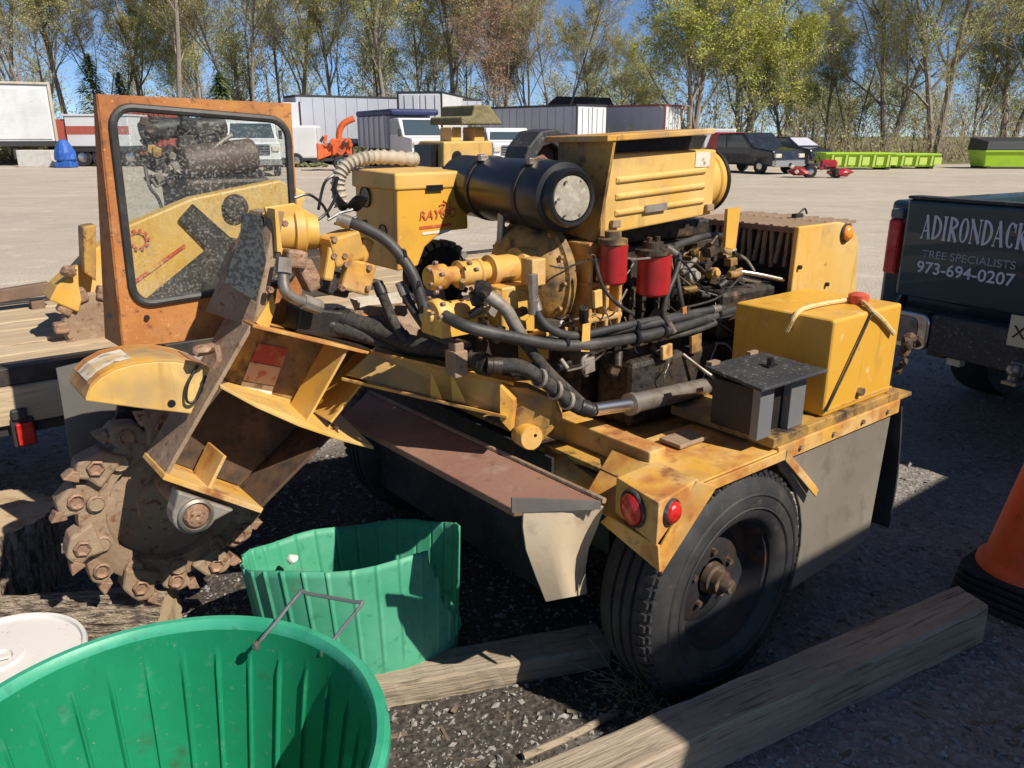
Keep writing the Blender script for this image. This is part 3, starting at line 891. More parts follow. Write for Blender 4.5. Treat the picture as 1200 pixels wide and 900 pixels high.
text('box_lettering', 'RAYCO', .040, K['decal_red'], tb, o_ + V((0, -.002, 0)), (1, 0, .02), (0, 0, 1), 1.05, .012, .2)
sw = MB()
cc = m(522, 244, y=y0) + V((0, -.003, 0))
for k in range(7):
    a = k * .9
    sw.tube([cc + V((math.cos(a + t * .5) * (.010 + t * .008), 0, math.sin(a + t * .5) * (.010 + t * .008))) for t in range(3)], .0022, 5, 3)
part('box_emblem', sw, 'decal_red', tb)
for k in range(2):
    c = m(510, 265 + k * 7, y=y0)
    part('decal', MB().box(c + V((0, -.0012, 0)), (.12 - k * .02, .0016, .009), Matrix.Rotation(-.03, 3, 'Y')), 'decal_red' if not k else 'sticker', tb)
for (u_, v_, r_) in ((428, 231, .03), (449, 272, .022), (428, 263, .014)):
    c = m(u_, v_, x=p0.x - .001)
    part('cable_hole', MB().lathe(c, (-1, 0, 0), [(0, .001), (r_, .001), (r_ * 1.1, .004), (r_ * 1.15, -.002)], 20), 'black_paint', tb)
cp = [m(400, 242, y=1.22), m(396, 215, y=1.22), m(404, 196, y=1.22), m(424, 186, y=1.22), m(450, 184, y=1.22), m(486, 187, y=1.25)]
cd = MB()
cd.tube(cp, .020, 12, 12)
n_ = len(cd.v) // 12
for i in range(n_):
    if i % 3 == 0:
        cen = sum((V(cd.v[i * 12 + k]) for k in range(12)), V((0, 0, 0))) / 12
        for k in range(12):
            cd.v[i * 12 + k] = tuple(cen + (V(cd.v[i * 12 + k]) - cen) * 1.28)
part('conduit_hose', cd, 'mat_beige', label='beige corrugated conduit looping over the control box')
cb = MB()
for k in range(6):
    o1 = rr.uniform(-4, 4)
    cb.tube([m(398 + o1, 208, y=1.2), m(396 + o1 * 1.4, 222 + k, y=1.17), m(404 + o1 * 1.2, 236 + k * 2, y=1.12), m(420 + o1, 246 - k * 3, y=1.07), m(430, 233, y=1.03)], .0055, 6)
part('cable_bundle', cb, 'black_paint')
cb = MB()
for (pts, yy) in (([(345, 232), (362, 228), (378, 240), (386, 256)], 1.12), ([(373, 246), (380, 215), (392, 205)], 1.14), ([(384, 258), (398, 250), (412, 246), (420, 240)], 1.08), ([(392, 262), (405, 262), (418, 254)], 1.08), ([(372, 258), (384, 248), (395, 228)], 1.12)):
    cb.tube([m(a, b, y=yy) for a, b in pts], .0045, 6)
part('control_cable', cb, 'black_paint')
# far-side operator station
cbx = py([(520, 166), (577, 165), (577, 196), (520, 196)], 1.42, .18)
cs = part('control_station', cbx, 'yellow', bevel=.006)
c = m(535, 183, y=1.418)
part('key_switch', MB().lathe(c, (0, -1, 0), [(.020, 0), (.020, .006), (.012, .008), (0, .008)], 18), 'black_paint', cs)
c = m(564, 184, y=1.418)
part('decal', MB().box(c, (.035, .003, .022)), mat('purple_sticker', (.20, .10, .28), .6), cs)
part('station_post', py([(529, 149), (541, 149), (541, 166), (529, 166)], 1.45, .08), 'yellow', cs, bevel=.004)
part('station_post', py([(556, 149), (568, 149), (568, 166), (556, 166)], 1.45, .08), 'yellow', cs, bevel=.004)
part('station_side', py([(505, 170), (520, 168), (520, 196), (505, 196)], 1.46, .12), 'black_paint', cs)
part('canopy', py([(541, 146), (590, 146), (586, 140), (574, 123), (556, 123), (554, 136), (541, 137)], 1.40, .22), 'canopy', cs, bevel=.006, label='mossy tan canopy block')

rw_ = random.Random(31)
for k in range(34):
    u0, v0 = rw_.uniform(690, 905), rw_.uniform(285, 410)
    pts, uu, vv, yy = [], u0, v0, rw_.uniform(.41, .52)
    du, dv_ = rw_.uniform(-26, 26), rw_.uniform(2, 26)
    for i in range(4):
        pts.append(m(uu, vv, y=yy))
        uu += du + rw_.uniform(-8, 8)
        vv += dv_ + rw_.uniform(-9, 5)
        yy += rw_.uniform(-.02, .02)
        dv_ *= .7
    part('wire', MB().tube(pts, rw_.uniform(.0018, .0038), 5, 4), rw_.choice(['black_paint', 'hose', 'hose', 'steel_pipe', 'cast_grey']))
for k in range(30):
    u_, v_ = rw_.uniform(535, 700), rw_.uniform(335, 400)
    c = m(u_, v_, y=rw_.uniform(.50, .62))
    s_ = rw_.uniform(.008, .020)
    q = MB().cyl(c, c + V((rw_.uniform(-.03, .03), -.02, rw_.uniform(-.03, .03))), s_ * .7, n=8, smooth=False) if k % 2 else MB().box(c, (s_ * 2, s_ * 1.6, s_ * 1.5), Matrix.Rotation(rw_.uniform(-.8, .8), 3, 'Y'))
    part('pump_fitting', q, rw_.choice(['yellow_grimy', 'yellow_grimy', 'engine', 'black_steel', 'cast_grey']), bevel=.002)
# pulley with belt behind the pumps
pc = m(516, 322, y=1.16)
part('drive_pulley', MB().lathe(pc, (0, 1, 0), [(0, -.03), (.05, -.03), (.06, -.01), (.105, -.012), (.118, .0), (.118, .06), (.105, .07), (0, .07)], 36), 'hose_sleeve')
lg = MB()
for k in range(22):
    a = 2 * math.pi * k / 22
    er, et = V((math.cos(a), 0, math.sin(a))), V((-math.sin(a), 0, math.cos(a)))
    lg.box(pc + er * .112 + V((0, -.002, 0)), (.018, .03, .022), Matrix((et, V((0, 1, 0)), er)).transposed())
part('pulley_lugs', lg, 'cast_grey')
bq = [m(398, 372, y=1.0), m(430, 362, y=.97), m(525, 355, y=.90), m(530, 400, y=.84), m(430, 402, y=.95)]
part('belt_cover', MB().prism(bq, (.03, .05, 0)), 'steel_dirty', bevel=.004)
bq = [m(424, 366, y=.98), m(524, 356, y=.92), m(524, 361, y=.90), m(424, 371, y=.96)]
part('cover_edge', MB().hexa(bq, [p + V((.02, .03, .004)) for p in bq]), 'rust_orange')
part('tarp_scrap', py([(418, 352), (470, 345), (520, 338), (525, 362), (425, 368)], 1.05, .05), 'white_cap')

for (u_, v_, yy, dd, nn) in ((519, 322, .575, 0, 5), (560, 322, .57, 0, 6), (520, 356, .55, 0, 5)):
    for k in range(nn):
        a = 2 * math.pi * k / nn + .4
        c = m(u_, v_, y=yy) + V((-.02, math.cos(a) * .034, math.sin(a) * .034))
        part('bolt', MB().cyl(c, c + V((-.012, -.004, 0)), .006, n=6, smooth=False), 'tooth_face')
# ---- hydraulic cylinder and hoses
h0, h1, h2 = m(696, 480, y=.36), m(737, 474, y=.36), m(832, 452, y=.40)
part('cylinder_rod', MB().cyl(h0, h1 + (h1 - h0) * .4, .0195, n=20), 'chrome', label='bright chrome hydraulic rod')
d_ = (h2 - h1).normalized()
cyb = MB().ring_path([h1, h1 + d_ * .02, h1 + d_ * .021, h2], [.034, .034, .030, .030], 24)
part('hydraulic_cylinder', cyb, 'steel_pipe')
part('cylinder_pin', MB().cyl(h2 + V((0, -.05, -.01)), h2 + V((0, .06, -.01)), .02, n=12).box(h2 + V((.02, 0, -.03)), (.09, .05, .06)), 'black_steel')

def hose(pts, r, k='hose', nm='hose', n=10):
    P_ = [m(a, b, y=c) for a, b, c in pts]
    r = r * .88
    h = part(nm, MB().tube(P_, r, n), k)
    if r > .0085 and k != 'chrome_dull':
        for a, b in ((P_[0], P_[1]), (P_[-1], P_[-2])):
            d = (b - a).normalized()
            part('ferrule', MB().ring_path([a - d * .012, a - d * .011, a + d * .004, a + d * .005, a + d * .030], [r * .8, r * 1.1, r * 1.1, r * 1.2, r * 1.2], 12), 'black_steel' if k == 'hose_sleeve' else 'steel_pipe', h)
    return h
hose([(505, 360, .62), (545, 382, .50), (600, 395, .45), (660, 405, .42), (720, 400, .40), (790, 385, .41), (880, 356, .46)], .019)
hose([(560, 378, .60), (600, 398, .50), (660, 398, .46), (720, 388, .43), (800, 372, .42), (880, 354, .48)], .016)
hose([(627, 352, .465), (632, 372, .45), (650, 388, .43), (680, 393, .42), (740, 380, .42), (840, 362, .43)], .014)
hose([(600, 392, .48), (640, 402, .44), (690, 400, .42), (780, 395, .42), (840, 378, .42), (890, 345, .50)], .011)
hose([(575, 428, .50), (610, 430, .46), (640, 448, .42), (672, 474, .38), (690, 480, .36)], .024, 'hose_sleeve', 'sleeved_hose')
hose([(612, 395, .47), (625, 415, .45), (645, 438, .42), (668, 460, .39), (692, 482, .36)], .018, 'hose_sleeve', 'sleeved_hose')
hose([(400, 258, .97), (425, 266, .93), (455, 284, .88), (480, 315, .83), (492, 345, .80), (500, 378, .78)], .019)
hose([(444, 335, .93), (452, 355, .90), (462, 378, .86), (478, 400, .82)], .017, 'hose_sleeve', 'sleeved_hose')
hose([(396, 372, 1.0), (440, 385, .92), (480, 402, .82), (530, 410, .68), (570, 428, .52)], .030, 'hose_sleeve', 'sleeved_hose')
hose([(380, 380, 1.0), (430, 394, .94), (480, 408, .86), (524, 413, .74)], .026, 'hose_sleeve', 'sleeved_hose')
hose([(470, 335, .86), (478, 352, .84), (490, 372, .80), (510, 395, .74), (545, 405, .62)], .015)
hose([(784, 292, .44), (796, 300, .43), (792, 320, .42), (782, 345, .41), (778, 370, .41), (788, 386, .40)], .010)
hose([(790, 285, .46), (792, 312, .45), (796, 340, .43), (802, 372, .42)], .009)
hose([(905, 320, .50), (895, 350, .45), (880, 372, .43), (866, 396, .42)], .006, 'hose', 'control_cable')
hose([(922, 285, .55), (905, 310, .52), (897, 330, .48)], .006, 'hose', 'control_cable')
hose([(697, 303, .43), (706, 335, .42), (722, 355, .42), (742, 368, .42)], .006, 'hose', 'control_cable')
hose([(775, 296, .45), (800, 285, .48), (830, 276, .52), (850, 278, .55)], .013)
hose([(800, 318, .46), (822, 298, .50), (838, 290, .52)], .010, 'cast_grey', 'control_cable')
hose([(834, 290, .50), (852, 296, .50), (872, 302, .50), (884, 318, .48)], .006, 'steel_pipe', 'control_cable')
hose([(800, 415, .44), (822, 432, .40), (842, 446, .36)], .007, 'steel_pipe', 'control_cable')
hose([(838, 402, .44), (852, 404, .42), (862, 418, .40), (860, 428, .38)], .005, 'cast_grey', 'control_cable')
hose([(864, 318, .50), (890, 322, .46), (918, 328, .42)], .010, 'chrome_dull', 'steel_rod')
hose([(868, 326, .50), (890, 330, .47)], .012, 'chrome_dull', 'steel_rod')
hose([(687, 440, .43), (682, 425, .42), (690, 412, .42), (700, 412, .42)], .008, 'cast_grey', 'steel_rod')

for (u_, v_, yy, r_) in ((744, 396, .395, .024), (744, 382, .42, .020), (776, 388, .405, .022), (840, 366, .435, .020), (660, 402, .425, .023), (650, 456, .405, .029), (664, 468, .39, .029), (632, 442, .43, .029), (470, 300, .855, .024), (486, 334, .815, .024)):
    c = m(u_, v_, y=yy)
    ring = MB().lathe(c + V((-.006, 0, 0)), (1, 0, -.25), [(r_ * .8, 0), (r_, .001), (r_, .012), (r_ * .8, .013)], 16)
    part('hose_band', ring, 'black_paint' if v_ < 420 else 'cast_grey')
# ---- swing pivot and boom
pv = MB().prism([m(586, 452, y=.52), m(618, 455, y=.46), m(650, 468, y=.42), m(660, 492, y=.42), m(640, 512, y=.44), (m(625, 530, y=.46)), m(590, 492, y=.52)], (.06, .07, 0))
part('pivot_bracket', pv, 'yellow_grimy', bevel=.006)
pc = m(629, 516, y=.42)
pp = part('pivot_boss', MB().lathe(pc + V((0, .03, 0)), (-.25, -1, .1), [(.036, -.05), (.036, .008), (.033, .013), (0, .014)], 28), 'yellow_worn')
part('boss_hole', MB().lathe(pc + V((.008, .017, .008)), (-.25, -1, .1), [(0, .003), (.005, .003), (.005, -.004)], 12), 'black_paint', pp)
bm1 = MB()
A_ = [m(404, 440, y=.95), m(595, 487, y=.50), m(602, 452, y=.50), m(436, 412, y=.93)]
off = V((.05, .06, 0))
bm1.hexa(A_, [p + off for p in A_])
boom = part('boom', bm1, 'yellow', bevel=.004)
B_ = [m(434, 414, y=.922), m(602, 452, y=.488), m(606, 450, y=.62), m(440, 412, y=1.05)]
part('boom_flange', MB().hexa(B_, [p + V((0, 0, .010)) for p in B_]), 'yellow_worn', boom, bevel=.002)
B_ = [m(400, 446, y=.93), m(594, 491, y=.47), m(600, 489, y=.60), m(408, 444, y=1.07)]
part('boom_flange', MB().hexa(B_, [p + V((0, 0, .010)) for p in B_]), 'yellow_worn', boom, bevel=.002)
for (u0, u1) in ((528, 538), (505, 512)):
    t0 = (u0 - 404) / 191
    yy = .93 - .44 * t0
    G_ = [m(u0, 434, y=yy - .02), m(u1 + 8, 472, y=yy - .045), m(u1 - 8, 470, y=yy - .01)]
    part('boom_gusset', MB().prism(G_, (.006, .008, 0)), 'yellow', boom)
cl = m(535, 425, y=.60)
part('hose_clamp', MB().box(cl, (.045, .05, .075)).box(cl + V((0, 0, .045)), (.03, .035, .03)), 'steel_dirty', bevel=.004)
part('boom_end', MB().hexa([m(586, 452, y=.49), m(602, 470, y=.47), m(598, 505, y=.47), m(586, 492, y=.49)], [p + V((.03, .02, 0)) for p in (m(586, 452, y=.49), m(602, 470, y=.47), m(598, 505, y=.47), m(586, 492, y=.49))]), 'yellow_worn')

# ---- cutter head weldment
yn, yb = .95, 1.13
back = [(196, 557), (306, 594), (398, 500), (452, 420), (385, 398), (297, 384)]
hd_ = part('cutter_head', MB().prism([m(a, b, y=yn) + V((0, yb - yn, 0)) for a, b in back], (0, .014, 0)), 'yellow_grimy', label='open welded cutter head frame')
part('head_shade_plate', MB().prism([m(a, b, y=yn) + V((0, yb - yn - .012, 0)) for a, b in ((200, 556), (304, 590), (394, 500), (268, 456))], (0, .010, 0)), 'rust_shade', hd_)  # dark rusty plate added so the lower cell also reads as shaded
# rear flange (its shaded outer face shows), running up past the top plate
def strip(name, p, q, th, k, par=hd_, y0_=yn, y1_=yb, bev=.002):
    """plate between two survey points p->q spanning y0_..y1_, thickness vector perpendicular in xz"""
    a, b = (m(*p, y=y0_), m(*q, y=y0_))
    d = (b - a).normalized()
    nrm = V((-d.z, 0, d.x)) * th
    sp = V((0, y1_ - y0_, 0))
    return part(name, MB().hexa([a, b, b + sp, a + sp], [a + nrm, b + nrm, b + sp + nrm, a + sp + nrm]), k, par, bev)
strip('rear_flange', (197, 558), (297, 384), .012, 'steel_dirty', y1_=1.13)
strip('bottom_plate', (194, 556), (309, 596), -.016, 'yellow_worn', y0_=.93, y1_=1.13)
strip('front_flange', (304, 594), (396, 500), -.010, 'rust_shade')
strip('top_plate', (296, 384), (454, 421), .010, 'yellow_worn', y0_=.935, y1_=1.13)
wbp = [m(258, 455, y=yn - .01), m(300, 478, y=yn - .03), m(350, 500, y=yn - .04), m(400, 517, y=yn - .05), m(438, 527, y=yn - .055), m(400, 490, y=yb), m(360, 478, y=yb), m(268, 452, y=yb)]
part('middle_web', MB().prism(wbp, (0, 0, .012)), 'yellow', hd_, bevel=.002)
strip('stiffener', (362, 494), (409, 410), .008, 'yellow', y0_=.95, y1_=1.09)
strip('stiffener', (389, 496), (450, 420), .008, 'yellow', y0_=.94, y1_=1.09)
strip('stiffener', (247, 574), (266, 535), .010, 'yellow_worn', y0_=.955, y1_=1.09)
# decals inside the head
dc = [m(303, 402, y=yb - .003), m(338, 409, y=yb - .003), m(330, 430, y=yb - .003), m(294, 423, y=yb - .003)]
part('decal', MB().prism(dc, (0, .002, 0)), 'sticker_red', hd_, label='faded red warning sticker')
dc = [m(284, 447, y=yb - .003), m(321, 453, y=yb - .003), m(316, 468, y=yb - .003), m(279, 462, y=yb - .003)]
part('decal', MB().prism(dc, (0, .002, 0)), 'sticker', hd_)
dc = [m(293, 424, y=yb - .003), m(329, 431, y=yb - .003), m(322, 452, y=yb - .003), m(285, 446, y=yb - .003)]
part('decal', MB().prism(dc, (0, .002, 0)), 'sticker_pink', hd_)
# bearing under the bottom plate
bc = m(229, 603, y=.93)
pd = V((m(309, 596, y=.93) - m(194, 556, y=.93))).normalized()
pn = V((pd.z, 0, -pd.x))
if pn.z > 0:
    pn = -pn
brg = MB()
poly = []
for k in range(13):
    a = math.pi * (k / 12)
    poly.append(bc + pd * (-.062 * math.cos(a)) + pn * (.058 * math.sin(a)))
poly += [bc + pd * .10 - pn * .045, bc - pd * .075 - pn * .045]
brg.prism(poly, (0, .06, 0))
bo = part('bearing_housing', brg, 'cast_grey', hd_, bevel=.006, label='cast bearing block holding the cutter shaft')
part('bearing_ring', MB().lathe(bc, (0, -1, 0), [(.048, 0), (.048, .010), (.040, .014), (.036, .006)], 28), 'steel_pipe', bo)
part('cutter_shaft', MB().lathe(bc, (0, -1, 0), [(.034, -.02), (.034, .012), (.028, .02), (.008, .022), (0, .016)], 24).cyl(bc, bc + V((0, .34, 0)), .032), 'tooth_face', bo)
# upper column
uc = MB().hexa([m(297, 384, y=.97), m(240, 365, y=1.15), m(292, 246, y=1.15), m(322, 250, y=.97)], [p + V((.03, 0, .004)) for p in (m(297, 384, y=.97), m(240, 365, y=1.15), m(292, 246, y=1.15), m(322, 250, y=.97))])
part('head_column', uc, 'steel_dirty', hd_, bevel=.003)
part('column_cheek', py([(310, 243), (345, 238), (368, 252), (352, 290), (330, 300), (300, 386), (330, 392), (372, 398), (360, 345), (330, 300), (316, 262)][:5], 1.0, .012), 'yellow', hd_, bevel=.003)
part('column_cheek', py([(300, 378), (320, 345), (323, 360), (314, 388)], .96, .012), 'yellow', hd_)
part('column_rib', py([(322, 245), (326, 248), (331, 295), (325, 295)], .95, .06), 'yellow', hd_)
sp_ = part('data_plate', MB().prism([m(283, 249, y=1.03), m(313, 257, y=1.02), m(306, 274, y=1.0), m(318, 283, y=.99), m(300, 354, y=.93), m(263, 331, y=.96), m(274, 296, y=.99), m(281, 283, y=1.0)], (.003, .006, .003)), 'sign_plate', hd_, bevel=.001, label='dark engraved plate on the head column')
# drive motor
mc = m(350, 272, y=1.03)
part('drive_motor', MB().lathe(mc, (1, -.25, -.05), [(0, -.10), (.055, -.10), (.060, -.085), (.060, -.02), (.07, -.015), (.07, .01), (.05, .02), (.05, .05), (0, .05)], 24), 'yellow', hd_)
for k, (u_, v_, yy, d, an, kk) in enumerate(((399, 290, .97, (.10, .10, .085), -.2, 'yellow_worn'), (384, 308, .95, (.03, .05, .10), .25, 'yellow'), (418, 324, .94, (.095, .04, .095), .35, 'yellow_worn'), (424, 292, .96, (.035, .06, .07), .5, 'yellow_worn'), (345, 303, .96, (.06, .05, .05), .2, 'tooth_face'), (360, 322, .98, (.05, .06, .09), -.4, 'tooth_face'), (392, 332, .99, (.07, .08, .07), .3, 'engine'), (370, 375, 1.02, (.16, .10, .08), .25, 'black_steel'))):
    part('motor_block', MB().box(m(u_, v_, y=yy), d, Matrix.Rotation(an, 3, 'Y')), kk, hd_, bevel=.008)
for (u_, v_, yy) in ((393, 281, .915), (405, 300, .915), (407, 310, .912), (434, 314, .912), (432, 338, .912), (402, 338, .912), (392, 300, .92), (335, 262, .985), (318, 340, .93)):
    c = m(u_, v_, y=yy)
    part('bolt', MB().cyl(c + V((0, .02, 0)), c, .009, n=6, smooth=False), 'tooth_face', hd_)
part('elbow_pipe', MB().tube([m(333, 305, y=.93), m(332, 325, y=.92), m(335, 342, y=.91), m(345, 350, y=.91), m(360, 355, y=.92), m(374, 360, y=.93)], .016, 12), 'steel_pipe', hd_)
part('hose_fitting', MB().cyl(m(333, 303, y=.93), m(332, 320, y=.92), .022, n=6, smooth=False), 'cast_grey', hd_)
part('hose_fitting', MB().cyl(m(354, 353, y=.915), m(374, 360, y=.93), .022, n=8, smooth=False), 'cast_grey', hd_)
part('shackle', MB().lump(m(240, 410, y=.93), (.07, .05, .035), 4, 2).tube([m(253, 405, y=.92), m(256, 420, y=.91), m(250, 432, y=.92)], .010, 8), 'tooth_face', hd_)

# ---- cutter wheel with teeth
wc = V(m(198, 590, y=1.22))
cwh = part('cutter_wheel', MB().lathe(wc + V((0, .025, 0)), (0, -1, 0), [(0, -.03), (.235, -.03), (.25, -.025), (.25, .03), (.24, .036), (.180, .036), (.172, .004), (.09, .004), (.085, .03), (0, .03)], 56), 'steel_dirty', label='rusty toothed cutter wheel')
for k in range(14):
    a = 2 * math.pi * k / 14 + .16 + rr.uniform(-.05, .05)
    er, et = V((math.cos(a), 0, math.sin(a))), V((-math.sin(a), 0, math.cos(a)))
    c = wc + er * .266
    ysh = -.012 if k % 2 else .014
    tm = MB()
    sc_ = rr.uniform(.80, .98)
    prof = [(p * sc_, q * sc_) for p, q in ((-.068, -.062), (.050, -.062), (.044, -.012), (.058, .018), (.036, .036), (.012, .046), (-.020, .030), (-.050, .012))]
    tm.prism([c + et * p + er * q + V((0, ysh - .022, 0)) for p, q in prof], (0, .075, 0))
    t = tm.build('tooth_pocket', K['steel_dirty'], cwh, .009, 2)
    cf = c + V((0, ysh - .022, 0))
    part('tooth_bolt', MB().lathe(cf - er * .006, (0, -1, 0), [(.025, -.004), (.025, .008), (.020, .012), (.013, .004), (.010, .004), (0, .004)], 6 if k % 2 else 9), 'tooth_face', t)
    part('cutter_tip', MB().prism([cf + et * p + er * q for p, q in ((.030, .020), (.058, .004), (.070, .046), (.038, .040))], (0, .045, 0)), 'tooth_face', t, bevel=.003)
for k in range(10):
    a = 2 * math.pi * k / 10 + .3
    c = wc + V((math.cos(a) * .210, -.011, math.sin(a) * .210))
    part('wheel_bolt', MB().lathe(c, (0, -1, 0), [(.026, 0), (.026, .012), (.021, .017), (.019, .014), (0, .015)], 10), 'steel_dirty', cwh)

# ---- cutter guard: curved fender over the wheel
arcp = [(101, 470), (106, 455), (118, 443), (136, 433), (158, 427), (182, 424), (206, 424), (228, 428), (246, 434)]
yf, yk = .975, 1.17
front = [m(a, b, y=yf) for a, b in arcp]
cg = part('cutter_fender', MB().prism([*front, m(224, 485, y=yf), m(160, 478, y=yf)], (0, .010, 0)), 'yellow', bevel=.003, label='yellow fender over the cutter wheel')
topq = MB()
for i in range(len(front) - 1):
    a, b = front[i], front[i + 1]
    topq.hexa([a, b, b + V((0, yk - yf, 0)), a + V((0, yk - yf, 0))], [p + V((0, 0, .008)) for p in (a, b, b + V((0, yk - yf, 0)), a + V((0, yk - yf, 0)))])
part('fender_top', topq, 'yellow_worn', cg)
for i, kk in ((1, 'sticker'), (2, 'sticker'), (3, 'sticker'), (7, 'rust_brown')):
    a, b = front[i] + V((0, .035, .0095)), front[i + 1] + V((0, .035, .0095))
    part('decal', MB().hexa([a, b, b + V((0, .11, 0)), a + V((0, .11, 0))], [p + V((0, 0, .001)) for p in (a, b, b + V((0, .11, 0)), a + V((0, .11, 0)))]), kk, cg)
c = m(201, 473, y=yf)
part('bolt_hole', MB().lathe(c + V((0, .004, 0)), (0, -1, 0), [(0, .005), (.011, .005), (.011, 0)], 14), 'black_paint', cg)
part('slot_wire', MB().tube([m(232, 428, y=.965), m(220, 450, y=.96), m(219, 470, y=.96), m(230, 468, y=.96), m(241, 440, y=.965)], .004, 6), 'black_steel', cg)
part('wheel_shroud', py([(140, 470), (225, 480), (215, 520), (180, 545), (130, 520)], 1.32, .02), 'black_steel', cg)
c = m(181, 495, y=1.30)
part('wheel_shroud_boss', MB().lathe(c, (0, -1, 0), [(.05, 0), (.05, .02), (.03, .03), (.012, .05), (0, .052)], 18), 'steel_dirty', cg)
part('rubber_curtain', py([(66, 432), (98, 424), (140, 470), (128, 500), (86, 552)], 1.42, .008), 'curtain', label='slate grey rubber curtain beside the cutter wheel')

# ---- windowed chip guard
yg = 1.25
gq = [m(112, 110, y=yg), m(341, 121, y=yg), m(347, 330, y=yg), m(143, 408, y=yg)]
wq = [m(129, 124, y=yg), m(336, 141, y=yg), m(342, 330, y=yg), m(157, 358, y=yg)]
wq[2] = V((wq[1].x - .012, yg, wq[3].z + .02))
gq[2] = V((gq[1].x - .016, yg, gq[3].z - .02))
def rounded(quad, r, n=7):
    out = []
    for i in range(4):
        p, a, b = quad[i], quad[i - 1], quad[(i + 1) % 4]
        da, db = (a - p).normalized(), (b - p).normalized()
        c = p + da * r + db * r
        for k in range(n):
            t = k / (n - 1)
            ang_ = t * math.pi / 2
            out.append(c - db * r * math.cos(ang_) - da * r * math.sin(ang_))
    return out
inner = rounded(wq, .055)
outer = []
n4 = len(inner) // 4
for i in range(4):
    for k in range(n4):
        t = k / (n4 - 1)
        p, a, b = gq[i], gq[i - 1], gq[(i + 1) % 4]
        if k < n4 / 2 - .6:
            outer.append(p + (a - p) * (.22 * (1 - t * 2)))
        elif k > n4 / 2 - .4:
            outer.append(p + (b - p) * (.22 * (t * 2 - 1)))
        else:
            outer.append(p)
NG = len(inner)
gm = MB()
for yo in (0, .008):
    gm.add([p + V((0, yo, 0)) for p in outer + inner], [(i, (i + 1) % NG, NG + (i + 1) % NG, NG + i) for i in range(NG)])
gm.f += [(i, (i + 1) % NG, 2 * NG + (i + 1) % NG, 2 * NG + i) for i in range(NG)] + [(NG + i, NG + (i + 1) % NG, 3 * NG + (i + 1) % NG, 3 * NG + i) for i in range(NG)]
gm.sm += [False] * (2 * NG)
cgd = part('chip_guard', gm, 'rust_orange', label='rusty orange guard panel with a rounded window')
part('guard_flange', MB().hexa([gq[0], gq[3], gq[3] + V((-.01, .16, 0)), gq[0] + V((0, .03, 0))], [p + V((.006, 0, 0)) for p in (gq[0], gq[3], gq[3] + V((-.01, .16, 0)), gq[0] + V((0, .03, 0)))]), 'rust_orange', cgd)
gt = MB().tube([p + V((0, -.003, 0)) for p in inner], .0115, 8, 1, closed=True)
part('window_gasket', gt, 'hose', cgd, label='black rubber window gasket')
def glass_mat(name, dust, tint=(.9, .93, .92)):
    M_ = bpy.data.materials.new(name)
    M_.use_nodes = True
    nt = M_.node_tree
    nt.nodes.remove(nt.nodes['Principled BSDF'])
    out = nt.nodes['Material Output']
    tr = nt.nodes.new('ShaderNodeBsdfTransparent')
    tr.inputs[0].default_value = tint + (1,)
    gl = nt.nodes.new('ShaderNodeBsdfGlossy')
    gl.inputs['Roughness'].default_value = .04
    fr = nt.nodes.new('ShaderNodeFresnel')
    fr.inputs[0].default_value = 1.5
    m1 = nt.nodes.new('ShaderNodeMixShader')
    nt.links.new(fr.outputs[0], m1.inputs[0])
    nt.links.new(tr.outputs[0], m1.inputs[1])
    nt.links.new(gl.outputs[0], m1.inputs[2])
    df = nt.nodes.new('ShaderNodeBsdfDiffuse')
    df.inputs[0].default_value = (.55, .52, .47, 1)
    tc = nt.nodes.new('ShaderNodeTexCoord')
    no = nt.nodes.new('ShaderNodeTexNoise')
    no.inputs['Scale'].default_value = 130
    no.inputs['Detail'].default_value = 3
    nt.links.new(tc.outputs['Object'], no.inputs[0])
    no2 = nt.nodes.new('ShaderNodeTexNoise')
    no2.inputs['Scale'].default_value = 7
    nt.links.new(tc.outputs['Object'], no2.inputs[0])
    r1 = nt.nodes.new('ShaderNodeMapRange')
    for i, k_ in enumerate((.52, .68, .25 * dust, 2.6 * dust)):
        r1.inputs[i + 1].default_value = k_
    nt.links.new(no.outputs[0], r1.inputs[0])
    r2 = nt.nodes.new('ShaderNodeMapRange')
    for i, k_ in enumerate((.35, .65, .35, 1.0)):
        r2.inputs[i + 1].default_value = k_
    nt.links.new(no2.outputs[0], r2.inputs[0])
    mu = nt.nodes.new('ShaderNodeMath')
    mu.operation = 'MULTIPLY'
    nt.links.new(r1.outputs[0], mu.inputs[0])
    nt.links.new(r2.outputs[0], mu.inputs[1])
    m2 = nt.nodes.new('ShaderNodeMixShader')
    nt.links.new(mu.outputs[0], m2.inputs[0])
    nt.links.new(m1.outputs[0], m2.inputs[1])
    nt.links.new(df.outputs[0], m2.inputs[2])
    nt.links.new(m2.outputs[0], out.inputs[0])
    return M_
K['scratched'] = glass_mat('scratched_window', .16)
part('window_pane', MB().prism([p + V((0, .002, 0)) for p in inner], (0, .003, 0)), 'scratched', cgd, label='scratched clear window pane')
for (u_, v_) in ((172, 372), (128, 370)):
    c = m(u_, v_, y=yg - .002)
    part('bolt', MB().cyl(c + V((0, .004, 0)), c + V((0, -.006, 0)), .008, n=6, smooth=False), 'black_steel', cgd)
